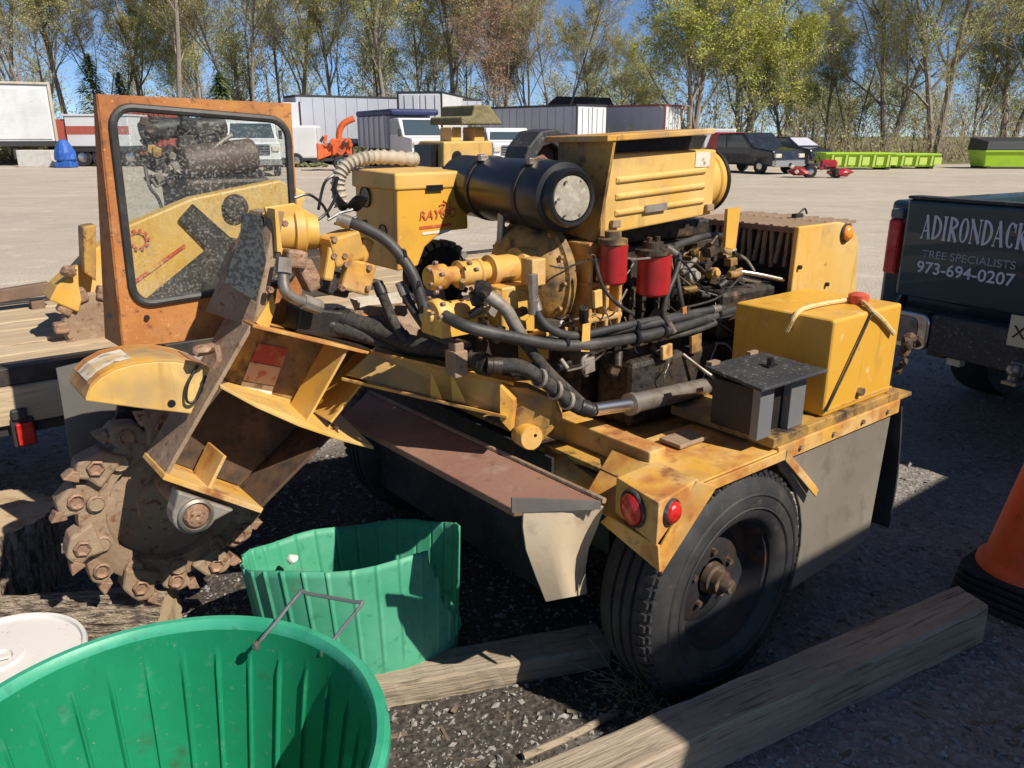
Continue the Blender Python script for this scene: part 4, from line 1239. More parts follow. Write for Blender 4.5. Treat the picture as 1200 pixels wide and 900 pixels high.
# ------------------------------------------------------------------ things lying in front
K['green'] = mat('green_plastic', (.011, .235, .105), .42, 0, [(4, (.014, .29, .135), .4, .7), (22, (.06, .29, .16), .60, .74), (9, (.05, .13, .07), .62, .76), (70, (.16, .30, .20), .66, .72)], (30, .06, .004), rvar=.1, trans=.18)
K['green_rim'] = mat('green_plastic_rim', (.030, .31, .175), .45, 0, [(9, (.06, .37, .23), .4, .65), (26, (.04, .20, .12), .6, .72)], (40, .15, .004), rvar=.1)
K['green_out'] = mat('chalky_green_plastic', (.055, .35, .195), .55, 0, [(6, (.11, .42, .26), .4, .7), (30, (.03, .26, .14), .58, .72), (11, (.12, .22, .13), .62, .78)], (40, .12, .003), trans=.12)
K['white_plastic'] = mat('dirty_white_plastic', (.66, .63, .60), .5, 0, [(6, (.55, .51, .46), .5, .75), (28, (.42, .37, .31), .64, .74)], (30, .1, .004))
K['wire'] = mat('galvanised_wire', (.42, .40, .38), .35, .8, [(20, (.25, .19, .14), .55, .7)])
K['bark'] = mat('log_bark', (.29, .225, .165), .95, 0, [(7, (.17, .125, .09), .42, .62, 5, (1, 1, 1)), (18, (.40, .33, .25), .55, .75)], (26, 1.0, .03))
K['bark_up'] = mat('furrowed_bark', (.36, .28, .205), .95, 0, [(9, (.11, .08, .06), .46, .58, 5, (6, 6, 1)), (16, (.34, .27, .20), .55, .72, 4, (3, 3, 1))], (22, 1.0, .03, (4, 4, 1)))
K['bark_flat'] = mat('furrowed_pale_bark', (.33, .26, .19), .95, 0, [(9, (.11, .08, .06), .46, .57, 5, (1.3, 6, 6)), (16, (.46, .38, .29), .55, .72, 4, (1, 3, 3))], (22, 1.0, .03, (1, 4, 4)))
K['endgrain'] = mat('sawn_log_end', (.46, .34, .21), .9, 0, [(14, (.29, .19, .11), .45, .65), (40, (.48, .36, .23), .55, .7)], (60, .5, .006))
K['timber'] = mat('weathered_timber', (.31, .245, .175), .88, 0, [(3, (.40, .325, .235), .42, .65, 6, (1, 9, 9)), (5, (.13, .10, .075), .54, .68, 6, (1, 16, 16)), (16, (.23, .185, .14), .58, .75), (9, (.10, .08, .06), .66, .74, 4, (.6, 5, 5))], (9, .7, .008, (1, 12, 12)))
K['orange'] = mat('faded_orange_cone', (.90, .115, .025), .55, 0, [(6, (.74, .085, .02), .45, .7), (24, (.30, .09, .04), .62, .74)], (40, .15, .004), trans=.1)

def ribbed_tub(mb, z0, z1, r0, r1, nrib, rib=.012, n=720, inner=True, top=None):
    """drafted round wall; ribs stand inwards as narrow ridges. top(a) cuts the wall"""
    rows = 15
    vs, fs = [], []
    for i in range(rows + 1):
        for k in range(n):
            a = 2 * math.pi * k / n
            t = i / rows
            zt = (top(a) if top else 1.0)
            t *= zt
            r_ = r0 + (r1 - r0) * t
            ph = (a * nrib / (2 * math.pi)) % 1
            if .04 < t < .86:
                r_ -= rib * min(1, max(0, 1.7 - abs(ph - .5) / .05))
            vs.append((r_ * math.cos(a), r_ * math.sin(a), z0 + (z1 - z0) * t))
    for i in range(rows):
        for k in range(n):
            l = (k + 1) % n
            fs.append((i * n + k, i * n + l, (i + 1) * n + l, (i + 1) * n + k))
    mb.add(vs, fs, True)
    return mb

# big round tub at the lower left
tubO = empty('green_tub', (-.682, 1.215, 0), .35, 'large open green plastic tub with wire handle, nearest the camera', 'tub')
tw = ribbed_tub(MB(), .02, .478, .33, .412, 32, .007)
tw.lathe((0, 0, 0), (0, 0, 1), [(0, .024), (.30, .024), (.33, .02)], 60)
tw.build('wall', K['green'], tubO)
lip = MB().lathe((0, 0, 0), (0, 0, 1), [(.411, .47), (.414, .488), (.424, .500), (.438, .500), (.448, .490), (.449, .47), (.443, .452), (.430, .45), (.424, .44), (.418, .38)], 120)
lip.build('rim', K['green_rim'], tubO)
# wire handle, given in world metres then moved into the tub's frame
def world_tube(pts, r, o, n=8):
    mt = (Matrix.Translation(o.location) @ Matrix.Rotation(o.rotation_euler.z, 4, 'Z')).inverted()
    return MB().tube([mt @ V(p) for p in pts], r, n, 4)
ha, hb = gnd(300, 757, .47), gnd(379, 765, .47)
hm1, hm2 = gnd(352, 694, .56), gnd(424, 707, .56)
hn = world_tube([ha, ha.lerp(hm1, .5), hm1, hm1.lerp(hm2, .12), hm1.lerp(hm2, .88), hm2, hm2.lerp(hb, .5), hb], .0045, tubO)
hn.build('wire_handle', K['wire'], tubO)
for p in (ha, hb):
    mt = (Matrix.Translation(tubO.location) @ Matrix.Rotation(tubO.rotation_euler.z, 4, 'Z')).inverted()
    q = mt @ p
    MB().lathe(q + V((0, 0, -.02)), (0, 0, 1), [(0, .012), (.008, .012), (.010, .02), (.006, .03), (0, .03)], 12).build('handle_eyelet', K['wire'], tubO)

# broken tub standing behind it
brk = empty('broken_green_tub', (-.465, 2.16, 0.012), R(20), 'broken green ribbed tub with a jagged torn side under the machine', 'tub')
brk.rotation_euler = (R(-11), R(-3), R(10))
bt = MB()
NB, ROWS = 720, 16
jag = random.Random(3)
tear = [jag.uniform(-.02, .02) for _ in range(64)]
vs, fs = [], []
for i in range(ROWS + 1):
    t = i / ROWS
    for k in range(NB):
        a = 2 * math.pi * k / NB
        ca, sa = math.cos(a), math.sin(a)
        # front (sa<0) right part is torn away
        ztop = .375 + .004 * math.sin(a * 7) if sa > 0 else .365 + .006 * math.sin(a * 5)
        if sa < .12 and ca > .66:
            f_ = min(1, (ca - .66) / .30)
            step = tear[int(f_ * 13) % 64]
            ztop = .365 - .27 * f_ ** .8 + step * 1.6
        ztop = max(ztop, .05)
        z = ztop * t
        tt = z / .41
        rx, ry = .295 + .050 * tt, .190 + .025 * tt
        ph = (a * 30 / (2 * math.pi)) % 1
        ribd = (1 + .020 * min(1, max(0, 1.6 - abs(ph - .5) / .06))) if z > .05 else 1
        vs.append((rx * ca * ribd, ry * sa * ribd, z))
for i in range(ROWS):
    for k in range(NB):
        l = (k + 1) % NB
        fs.append((i * NB + k, i * NB + l, (i + 1) * NB + l, (i + 1) * NB + k))
bt.add(vs, fs, True)
bt.add([(.285 * math.cos(a), .165 * math.sin(a), .004) for a in [2 * math.pi * k / 60 for k in range(60)]], [tuple(range(60))])
bo_ = bt.build('wall', K['green_out'], brk)
so = bo_.modifiers.new('thickness', 'SOLIDIFY')
so.thickness = .006
MB().lump((-.20, .06, .33), (.035, .03, .03), 3, 2).build('plaster_lump', K['white_plastic'], brk)

# white pail with lid
pail = empty('white_pail', (-1.345, 1.765, 0), 0, 'white plastic pail with a flat lid beside the green tub', 'pail')
MB().lathe((0, 0, 0), (0, 0, 1), [(0, .002), (.17, .0), (.185, .27), (.19, .275)], 48).build('body', K['white_plastic'], pail)
ld = MB().lathe((0, 0, 0), (0, 0, 1), [(.205, .262), (.21, .29), (.206, .298), (.198, .296), (.194, .288), (.06, .292), (.055, .298), (.036, .298), (.03, .290), (0, .290)], 64)
ld.build('lid', K['white_plastic'], pail)
MB().box((0, 0, .297), (.055, .03, .006), Matrix.Rotation(.5, 3, 'Z')).build('lid_grip', K['white_plastic'], pail, .003)

# logs
def log(name, p0, p1, r_, label, seed, cat='log'):
    rr_ = random.Random(seed)
    p0, p1 = V(p0), V(p1)
    base = p0
    axd = (p1 - p0)
    n, N = 90, 14
    d = axd.normalized()
    ex = d.orthogonal().normalized()
    ey = d.cross(ex)
    ph = [rr_.uniform(0, 6.28) for _ in range(6)]
    vs, fs = [], []
    for i in range(N + 1):
        for k in range(n):
            a = 2 * math.pi * k / n
            rad = r_ * (1 + .04 * math.sin(2 * a + ph[0]) + .03 * math.sin(3 * a + ph[1] + i * .2))
            rad += .017 * (abs(math.sin(a * 13 + ph[2] + .8 * math.sin(i * .9 + a * 2))) ** .6 - .6) + rr_.uniform(-.003, .003)
            vs.append(axd * (i / N) + ex * rad * math.cos(a) + ey * rad * math.sin(a))
    for i in range(N):
        for k in range(n):
            l = (k + 1) % n
            fs.append((i * n + k, i * n + l, (i + 1) * n + l, (i + 1) * n + k))
    root = empty(name, base, 0, label, cat)
    MB().add(vs, fs, False).build('bark', K['bark_up' if abs(d.z) > .5 else 'bark_flat'], root)
    for i, s_ in ((0, 1), (N, -1)):
        MB().add([V(vs[i * n + k]) * 1.0 + d * (.002 * s_) for k in range(n)], [tuple(range(n))]).build('cut_end', K['endgrain'], root)
    return root
log('log_round', (-1.88, 2.56, 0), (-1.87, 2.56, .31), .205, 'upright sawn log round at the left edge with a pale cut top', 2)
log('bark_log', (-1.85, 2.11, .112), (-1.09, 2.19, .112), .112, 'rough barked log lying below the cutter wheel', 5)

# timbers
def beam(name, a, b, w, h, label, seed, skew=0):
    a, b = V(a), V(b)
    L_ = (b - a).length
    ang_ = math.atan2(b.y - a.y, b.x - a.x)
    rr_ = random.Random(seed)
    N = 24
    vs, fs = [], []
    sec = [(-.5, 0), (.5, 0), (.5, .9), (.44, 1), (.12, 1), (.10, .985), (.08, 1), (-.44, 1), (-.5, .92)]
    ns = len(sec)
    for i in range(N + 1):
        for (p, q) in sec:
            vs.append((L_ * i / N + (skew * p if i == N else 0), p * w + rr_.uniform(-.002, .002), q * h + rr_.uniform(-.002, .002) + .001))
    for i in range(N):
        for k in range(ns):
            l = (k + 1) % ns
            fs.append((i * ns + k, i * ns + l, (i + 1) * ns + l, (i + 1) * ns + k))
    fs += [tuple(range(ns - 1, -1, -1)), tuple(N * ns + k for k in range(ns))]
    o = MB().add(vs, fs).build(name, K['timber'], None, .004)
    o.location = (a.x, a.y, a.z)
    o.rotation_euler = (0, 0, ang_)
    return tag(o, label, 'timber')
beam('timber_beam', (-.35, 1.28, 0), (1.535, 2.315, 0), .135, .135, 'long weathered square timber lying across the lower right foreground', 1, .03)
beam('timber_offcut', (-.42, 1.985, 0), (.29, 2.185, 0), .135, .075, 'short weathered timber offcut on the ground between tub and wheel', 2)
st_ = MB().tube([V((.03, 1.73, .012)), V((.16, 1.80, .016)), V((.30, 1.90, .012))], .011, 8)
tag(st_.build('stick', K['timber']), 'thin broken stick lying beside the long timber', 'stick')

# dry weed tuft by the timber
wd = MB()
rw = random.Random(9)
wp = gnd(775, 822, .0)
for k in range(46):
    a = rw.uniform(0, 6.28)
    l_ = rw.uniform(.06, .24)
    b = wp + V((rw.uniform(-.14, .03), rw.uniform(-.06, .05), 0))
    d = V((math.cos(a) * .55 - .15, math.sin(a) * .5, rw.uniform(.25, 1.0)))
    wd.tube([b, b + d * l_ * .5, b + d * l_ + V((rw.uniform(-.03, .03), 0, -.03))], .0011, 4, 3)
K['straw'] = mat('dry_straw', (.36, .28, .17), .9)
wo_ = wd.build('dry_weed', K['straw'])
tag(wo_, 'tuft of dry weed stems between the tyre and the long timber', 'weed')

# traffic cone on a stack of ribbed black bases
cn = empty('traffic_cone', (1.84, 2.50, 0), R(38), 'orange traffic cone on a ribbed black base at the right edge', 'traffic cone')
for k in range(5):
    sz = .385 - .006 * k
    q = MB()
    pts = rounded([V((-sz / 2, -sz / 2, .003 + k * .026)), V((sz / 2, -sz / 2, .003 + k * .026)), V((sz / 2, sz / 2, .003 + k * .026)), V((-sz / 2, sz / 2, .003 + k * .026))], .07)
    q.prism(pts, (0, 0, .023))
    q.build('base', K['rubber'], cn, .006)
MB().lathe((0, 0, .128), (0, 0, 1), [(.168, 0), (.165, .02), (.150, .035), (.142, .04), (.028, .66), (.020, .67), (.018, .66)], 48).build('cone', K['orange'], cn)
# ------------------------------------------------------------------ dark pickup at the right
K['truck'] = mat('dark_green_black_paint', (.024, .050, .060), .26, 0, [(2, (.034, .068, .068), .45, .7), (30, (.045, .048, .045), .60, .75)], None, coat=.5)
K['letter'] = mat('pale_lettering', (.62, .64, .66), .5)
K['letter_dim'] = mat('dim_grey_lettering', (.30, .33, .34), .5)
K['glass_dark'] = mat('dark_window_glass', (.012, .014, .016), .06, 0, (), None, coat=.3)
K['plate'] = mat('cream_plate', (.62, .56, .36), .5)
PU = empty('pickup_truck', (2.06, 4.49, 0), R(-60), 'dark green pickup truck with pale lettering on its tailgate', 'pickup truck')
PUm = Matrix.Translation(PU.location) @ Matrix.Rotation(R(-60), 4, 'Z')
PUi = PUm.inverted()
PN = PUm.to_3x3() @ V((0, 1, 0))
def tl(u_, v_, y=0.0):
    return PUi @ on_plane(u_, v_, PUm @ V((0, y, 0)), PN)
def pt_(nm, mb, k, par=None, bevel=.0, seg=2, label=None):
    o = mb.build(nm, K[k], par or PU, bevel, seg)
    if label:
        o['label'] = label
    return o
TW = 1.66
pt_('bed', MB().bx(0, .13, .06, 2.0, .62, 1.26).bx(TW - .13, TW, .06, 2.0, .62, 1.26).bx(.131, TW - .131, .1, 2.0, .62, .80).bx(.131, TW - .131, 1.93, 2.0, .801, 1.26), 'truck', None, .03, 3)
tgt = pt_('tailgate', MB().bx(.135, TW - .135, .0, .09, .755, 1.275), 'truck', None, .022, 3)
pt_('tailgate_cap', MB().bx(.14, TW - .14, -.004, .10, 1.276, 1.292), 'black_plastic', tgt, .006)
pt_('tail_lamp', MB().bx(.030, .112, .015, .075, .86, 1.16), 'red_lens', None, .015)
pt_('tail_lamp', MB().bx(TW - .125, TW - .012, .015, .075, .86, 1.16), 'red_lens', None, .015)
pt_('reverse_lamp', MB().bx(.034, .110, .017, .077, 1.163, 1.215), 'grey_plate', None, .012)
pt_('reverse_lamp', MB().bx(TW - .122, TW - .012, .017, .077, 1.163, 1.225), 'white_cap', None, .012)
def slab(x0, x1, z0, z1, y0, y1, r=.03):
    pts = rounded([V((x0, y0, z0)), V((x1, y0, z0)), V((x1, y0, z1)), V((x0, y0, z1))], r)
    return MB().prism(pts, (0, y1 - y0, 0))
bmp = pt_('bumper', slab(-.01, .43, .50, .70, -.10, .02, .05), 'chrome_dull', None, .014, 3, 'chrome rear bumper corner')
pt_('bumper_pad', slab(.02, .37, .53, .675, -.106, -.1005, .04), 'cast_grey', bmp, .004)
pt_('bumper', slab(TW - .43, TW + .01, .50, .70, -.10, .02, .05), 'chrome_dull', None, .014, 3)
pt_('bumper_step', MB().bx(.431, TW - .431, -.09, .02, .50, .71), 'black_plastic', None, .012)
pt_('under_frame', MB().bx(.35, .45, .05, 5.0, .45, .58).bx(TW - .45, TW - .35, .05, 5.0, .45, .58).bx(.2, TW - .2, 1.1, 1.2, .38, .46), 'under')
pl_o = tl(1180, 399, -.095)
lpz = pt_('licence_plate', MB().bx(pl_o.x - .0, pl_o.x + .30, -.099, -.0945, pl_o.z - .02, pl_o.z + .13), 'plate', None, .003)
text('plate_number', 'XH', .085, K['black_paint'], lpz, V((pl_o.x + .02, -.0995, pl_o.z + .022)), (1, 0, 0), (0, 0, 1), 1.05, .01)
hz = tl(1187, 440, -.14)
hq = MB().bx(hz.x - .03, hz.x + .03, -.12, .2, hz.z - .005, hz.z + .06)
hq.lathe(V((hz.x, -.14, hz.z + .0)), (0, 0, 1), [(.03, -.03), (.02, -.02), (.018, .0), (.03, .012), (.034, .03), (.025, .052), (0, .06)], 18).bx(hz.x - .035, hz.x + .035, -.17, -.06, hz.z - .045, hz.z - .028)
pt_('tow_hitch', hq, 'steel_pipe', None, .002, 2, 'ball hitch below the plate')
hl = tl(1120, 424, -.02)
pt_('hitch_lug', MB().box((hl.x, -.02, hl.z), (.07, .05, .035)), 'white_cap')
def truck_wheel(x, y):
    w = MB().lathe((x, y, .39), (1 if x > .8 else -1, 0, 0), [(0, .05), (.08, .05), (.1, .02), (.19, .0), (.21, .03), (.22, .09)], 32).build('wheel', K['chrome_dull'], PU)
    s_ = 1 if x > .8 else -1
    MB().lathe((x, y, .39), (s_, 0, 0), [(.21, .10), (.24, .115), (.34, .11), (.375, .09), (.385, .05), (.385, -.1), (.36, -.14), (.2, -.13)], 40).build('tyre', K['rubber'], w)
for x in (.13, TW - .13):
    truck_wheel(x, 1.15)
    truck_wheel(x, 4.6)
cab = MB()
cab.prism([V((.02, 2.06, .5)), V((.02, 5.4, .5)), V((.02, 5.45, 1.05)), V((.02, 4.35, 1.12)), V((.02, 3.75, 1.78)), V((.02, 2.3, 1.80)), V((.02, 2.06, 1.15))], (TW - .04, 0, 0))
cb_ = pt_('cab', cab, 'truck', None, .05, 3)
pt_('rear_window', MB().prism([V((.25, 2.10, 1.32)), V((TW - .25, 2.10, 1.32)), V((TW - .28, 2.24, 1.68)), V((.28, 2.24, 1.68))], (0, -.012, 0)), 'glass_dark', cb_)
pt_('tool_box', MB().bx(.14, TW - .14, 1.45, 1.92, .82, 1.42), 'black_plastic', None, .02)

# tailgate lettering: serif capitals cut from strokes
def serif_word(word, h, adv, thick, thin):
    """-> list of quads in 2-D, drawn left to right"""
    q, x = [], 0.0
    def seg(a, b, w):
        a, b = V((a[0], a[1], 0)), V((b[0], b[1], 0))
        d = (b - a).normalized()
        n = V((-d.y, d.x, 0)) * w / 2
        q.append([a + n, b + n, b - n, a - n])
    def arc(cx, cy, rx, ry, a0, a1, w0, w1, n=10):
        pv_ = None
        for i in range(n + 1):
            a = a0 + (a1 - a0) * i / n
            k = abs(math.cos(a))
            w = w1 + (w0 - w1) * k
            o_ = V((cx + rx * math.cos(a), cy + ry * math.sin(a), 0))
            i_ = V((cx + (rx - w) * math.cos(a), cy + (ry - w) * math.sin(a), 0))
            if pv_:
                q.append([pv_[0], o_, i_, pv_[1]])
            pv_ = (o_, i_)
    def foot(cx, y, w=.17):
        seg((cx - w * h, y), (cx + w * h, y), thin)
    T_, t_ = thick, thin
    for c in word:
        w = adv.get(c, .62) * h
        l, r, mid = x + .08 * h, x + w - .08 * h, x + w / 2
        b, tp_ = t_ / 2, h - t_ / 2
        if c == 'A':
            seg((l + .03 * h, 0), (mid, h), t_); seg((r - .03 * h, 0), (mid - .02 * h, h), T_); seg((l + .1 * h, .33 * h), (r - .1 * h, .33 * h), t_); foot(l + .03 * h, b, .1); foot(r - .03 * h, b, .1)
        elif c == 'D':
            seg((l + T_ / 2, 0), (l + T_ / 2, h), T_); arc(l + T_ / 2, h / 2, r - l, h / 2, -math.pi / 2, math.pi / 2, T_, t_); foot(l + T_ / 2, b, .09); foot(l + T_ / 2, tp_, .09)
        elif c == 'I':
            seg((mid, 0), (mid, h), T_); foot(mid, b, .13); foot(mid, tp_, .13)
        elif c == 'R':
            seg((l + T_ / 2, 0), (l + T_ / 2, h), T_); arc(l + T_ / 2, .74 * h, r - l - .05 * h, .26 * h, -math.pi / 2, math.pi / 2, T_, t_); seg((l + .2 * h, .48 * h), (r, 0), T_); foot(l + T_ / 2, b, .11); foot(l + T_ / 2, tp_, .09)
        elif c == 'O':
            arc(mid, h / 2, (r - l) / 2 + .03 * h, h / 2, 0, 2 * math.pi, T_, t_, 20)
        elif c == 'N':
            seg((l + t_ / 2, 0), (l + t_ / 2, h), t_); seg((r - t_ / 2, 0), (r - t_ / 2, h), t_); seg((l, h - .05 * h), (r, .03 * h), T_); foot(l + t_ / 2, b, .1); foot(l, tp_, .08); foot(r - t_ / 2, tp_, .1)
        elif c == 'C':
            arc(mid + .03 * h, h / 2, (r - l) / 2 + .05 * h, h / 2, R(45), R(315), T_, t_, 18); seg((r, .62 * h), (r, .95 * h), t_)
        elif c == 'K':
            seg((l + T_ / 2, 0), (l + T_ / 2, h), T_); seg((l + .1 * h, .4 * h), (r - .02 * h, h), t_); seg((l + .2 * h, .52 * h), (r, 0), T_); foot(l + T_ / 2, b, .11); foot(l + T_ / 2, tp_, .11); foot(r, b, .09); foot(r, tp_, .09)
        x += w
    return q, x
yl = -.0025
A0, A1 = tl(1078, 279), tl(1204, 288)
lh = .125
qs, wtot = serif_word('ADIRONDACK', 1.0, {'I': .40, 'A': .70, 'O': .70, 'D': .68, 'N': .72, 'R': .68, 'C': .64, 'K': .70}, .17, .065)
sx = (A1.x - A0.x) / wtot * 1.0
lm = MB()
for k, quad in enumerate(qs):
    lm.add([V((A0.x + p.x * sx, yl - .00003 * (k % 7), A0.z + p.y * lh)) for p in quad], [(0, 1, 2, 3)])
lo = lm.build('company_lettering', K['letter'], tgt, fix=False)
B0, B1 = tl(1081, 297), tl(1192, 305)
t2 = text('trade_lettering', 'TREE SPECIALISTS', .056, K['letter_dim'], tgt, V((B0.x, yl, B0.z - .018)), (1, 0, 0), (0, 0, 1), 1.0, .008)
C0, C1 = tl(1075, 312), tl(1191, 321)
t3 = text('phone_lettering', '973-694-0207', .085, K['letter'], tgt, V((C0.x, yl, C0.z - .028)), (1, 0, 0), (0, 0, 1), 1.0, .016)
for t_, x0, x1 in ((t2, B0.x, B1.x), (t3, C0.x, C1.x)):
    xs = [v.co.x for v in t_.data.vertices]
    k_ = (x1 - x0) / (max(xs) - min(xs))
    for v in t_.data.vertices:
        v.co.x = x0 + (v.co.x - min(xs)) * k_

# ------------------------------------------------------------------ flatbed trailer with a second grinder, to the left
K['plank'] = mat('pale_deck_plank', (.42, .31, .19), .88, 0, [(3, (.52, .41, .27), .42, .66, 6, (1, 10, 10)), (6, (.26, .18, .11), .56, .72, 6, (1, 14, 14))], (9, .6, .006, (1, 12, 12)))  # even wood colour with streaked grain
K['trailer_steel'] = mat('trailer_black_steel', (.03, .027, .025), .6, .1, [(7, (.09, .06, .04), .5, .7)], (40, .3, .005))
K['trailer_rail'] = mat('rusty_brown_rail', (.16, .10, .07), .7, .1, [(8, (.24, .16, .11), .45, .7)], (40, .3, .005))
FT = empty('flatbed_trailer', W0, R(90) - HEAD, 'low flatbed trailer with wooden deck and red tail lamp at the left edge', 'trailer')
def fp(nm, mb, k, par=None, bevel=0, label=None):
    o = mb.build(nm, K[k], par or FT, bevel)
    if label:
        o['label'] = label
    return o
fp('side_rail', MB().bx(-3.6, 2.0, 2.10, 2.20, .735, .80), 'trailer_steel', None, .004)
fp('side_rail', MB().bx(-3.6, 2.0, 3.46, 3.54, .64, .80), 'trailer_steel', None, .004)
for k in range(8):
    y = 2.205 + k * .157
    fp('deck_plank', MB().bx(-3.6, 2.0, y, y + .150, .748, .786 + .004 * (k % 3)), 'plank', None, .004)
fp('side_board', MB().bx(-3.55, -1.20, 2.085, 2.13, .592, .733), 'plank', None, .005, 'pale wooden board on the trailer side')
fp('frame', MB().bx(-3.6, 1.95, 2.11, 2.19, .545, .590).bx(-3.6, 1.95, 3.40, 3.46, .55, .63).bx(-3.2, -3.1, 2.2, 3.4, .56, .63).bx(-.9, -.8, 2.2, 3.4, .56, .63), 'trailer_steel', None, .004)
lmp = m(28, 506, y=2.08)
lh_ = fp('tail_lamp', MB().box(lmp + V((0, .02, .0)), (.075, .05, .11)).box(lmp + V((-.005, .01, .07)), (.05, .05, .04)), 'trailer_steel', None, .006)
fp('lens', MB().box(lmp + V((.004, -.012, -.004)), (.055, .02, .085)), 'red_lens', lh_, .006)
r0, r1 = m(-60, 356, y=3.3), m(58, 337, y=3.3)
fp('guard_rail', MB().box((r0 + r1) / 2, ((r1 - r0).length, .05, .06), Matrix.Rotation(-math.atan2(r1.z - r0.z, r1.x - r0.x), 3, 'Y')), 'trailer_rail', None, .004)
pp_ = m(43, 352, y=3.3)
fp('guard_post', MB().bx(pp_.x - .03, pp_.x + .03, 3.27, 3.33, .75, pp_.z), 'trailer_rail', None, .004)
for x in (-2.6, .6):
    w = MB().lathe((x, 3.56, .33), (0, 1, 0), [(0, .03), (.1, .03), (.17, .0), (.18, .05)], 28).build('wheel', K['wheel'], FT)
    MB().lathe((x, 3.56, .33), (0, 1, 0), [(.17, .06), (.2, .07), (.29, .06), (.325, .03), (.325, -.1), (.2, -.12)], 36).build('tyre', K['rubber'], w)

G2 = empty('stump_grinder', W0, R(90) - HEAD, 'second yellow stump grinder on the flatbed, seen through the guard window', 'stump grinder')
def g2(nm, mb, k, bevel=0, label=None, par=None):
    o = mb.build(nm, K[k], par or G2, bevel)
    if label:
        o['label'] = label
    return o
arm = g2('swing_arm', py([(60, 352), (80, 322), (100, 300), (150, 264), (226, 232), (328, 211), (360, 226), (350, 262), (300, 296), (262, 322), (236, 350), (150, 356)], 2.62, .10), 'yellow', .01)
for nm, pts, yy in (('strap', [(210, 257), (226, 239), (272, 280), (252, 300)], 2.60), ('strap', [(170, 352), (262, 276), (300, 285), (250, 352)], 2.59)):
    g2(nm, py(pts, yy, .012), 'hose_sleeve')
c = m(276, 243, y=2.61)
g2('pivot_disc', MB().lathe(c, (0, -1, 0), [(0, .02), (.055, .02), (.062, .0)], 28), 'hose_sleeve')
c = m(162, 281, y=2.612)
ring_ = MB()
for k in range(10):
    a = 2 * math.pi * k / 10
    ring_.box(c + V((math.cos(a) * .040, 0, math.sin(a) * .040)), (.018, .003, .012), Matrix.Rotation(-a, 3, 'Y'))
ring_.lathe(c, (0, -1, 0), [(.030, .002), (.036, .002)], 24)
g2('emblem', ring_, 'decal_red', par=arm)
g2('stripe', py([(156, 329), (216, 286), (218, 289), (158, 333)], 2.612, .004), 'decal_red', par=arm)
p0, p1 = m(214, 192, y=3.0), m(297, 182, y=3.0)
rad = .085
K['muffler'] = mat('brown_black_muffler', (.085, .06, .05), .6, .1, [(10, (.15, .10, .075), .45, .7)], (40, .3, .005))
g2('muffler', MB().ring_path([p0, p0 + (p1 - p0) * .02, p1 - (p1 - p0) * .02, p1], [rad * .92, rad, rad, rad * .92], 28), 'muffler', 0, 'brown black muffler drum')
g2('engine', MB().bx(p0.x - .02, p1.x + .04, 2.9, 3.35, 1.0, p0.z - .07), 'engine', .02)
g2('engine_bed', MB().bx(p0.x - .05, p1.x + .3, 2.72, 3.4, .80, 1.0), 'under', .01)
for k in range(34):
    u_, v_ = rr.uniform(168, 268), rr.uniform(142, 172)
    c = m(u_, v_, y=rr.uniform(3.0, 3.3))
    s_ = rr.uniform(.02, .05)
    q = MB().box(c, (s_ * 1.6, s_, s_ * 1.2), Matrix.Rotation(rr.uniform(-.6, .6), 3, 'Y')) if k % 2 else MB().cyl(c, c + V((rr.uniform(-.08, .08), 0, rr.uniform(-.05, .05))), s_ * .45, n=10)
    g2('engine_fitting', q, rr.choice(['engine', 'black_steel', 'hose', 'cast_grey']), .003)
for k in range(22):
    u_, v_ = rr.uniform(172, 212), rr.uniform(175, 215)
    c = m(u_, v_, y=rr.uniform(2.95, 3.2))
    s_ = rr.uniform(.02, .04)
    g2('engine_fitting', MB().box(c, (s_ * 1.4, s_, s_ * 1.4), Matrix.Rotation(rr.uniform(-.6, .6), 3, 'Y')), rr.choice(['cast_grey', 'engine', 'engine', 'yellow_grimy', 'black_steel']), .003)
g2('intake_pipe', MB().tube([m(166, 156, y=3.1), m(200, 150, y=3.1), m(235, 150, y=3.1), m(262, 146, y=3.1)], .05, 14), 'hose', 0)
g2('stay_bar', MB().tube([m(238, 186, y=2.95), m(255, 170, y=2.95), m(272, 158, y=2.95)], .010, 8), 'cast_grey')
g2('control_cable', MB().tube([m(170, 195, y=2.85), m(175, 218, y=2.8), m(185, 232, y=2.75), m(190, 245, y=2.7)], .008, 6), 'hose')
g2('frame_post', py([(97, 266), (113, 263), (113, 330), (99, 320)], 2.55, .10), 'yellow_grimy', .006)
g2('cutter_cover', MB().prism([m(a, b, y=2.42) for a, b in ((58, 352), (66, 336), (78, 325), (90, 320), (96, 352), (92, 366))], (0, .16, 0)), 'yellow', .006)
cw2 = V(m(112, 378, y=2.46))
cwo = g2('cutter_wheel', MB().lathe(cw2, (0, -1, 0), [(0, .02), (.12, .02), (.13, 0), (.12, -.03), (0, -.03)], 32), 'steel_dirty')
for k in range(10):
    a = 2 * math.pi * k / 10
    c = cw2 + V((math.cos(a) * .13, -.01, math.sin(a) * .13))
    g2('tooth_pocket', MB().box(c, (.055, .05, .045), Matrix.Rotation(-a, 3, 'Y')), 'tooth_face', .008, par=cwo)
g2('shackle', MB().lump(m(80, 318, y=2.40), (.06, .05, .05), 8, 2), 'tooth_face')
g2('carrier', MB().bx(-1.0, .4, 2.68, 3.3, .79, .84), 'under', .006)

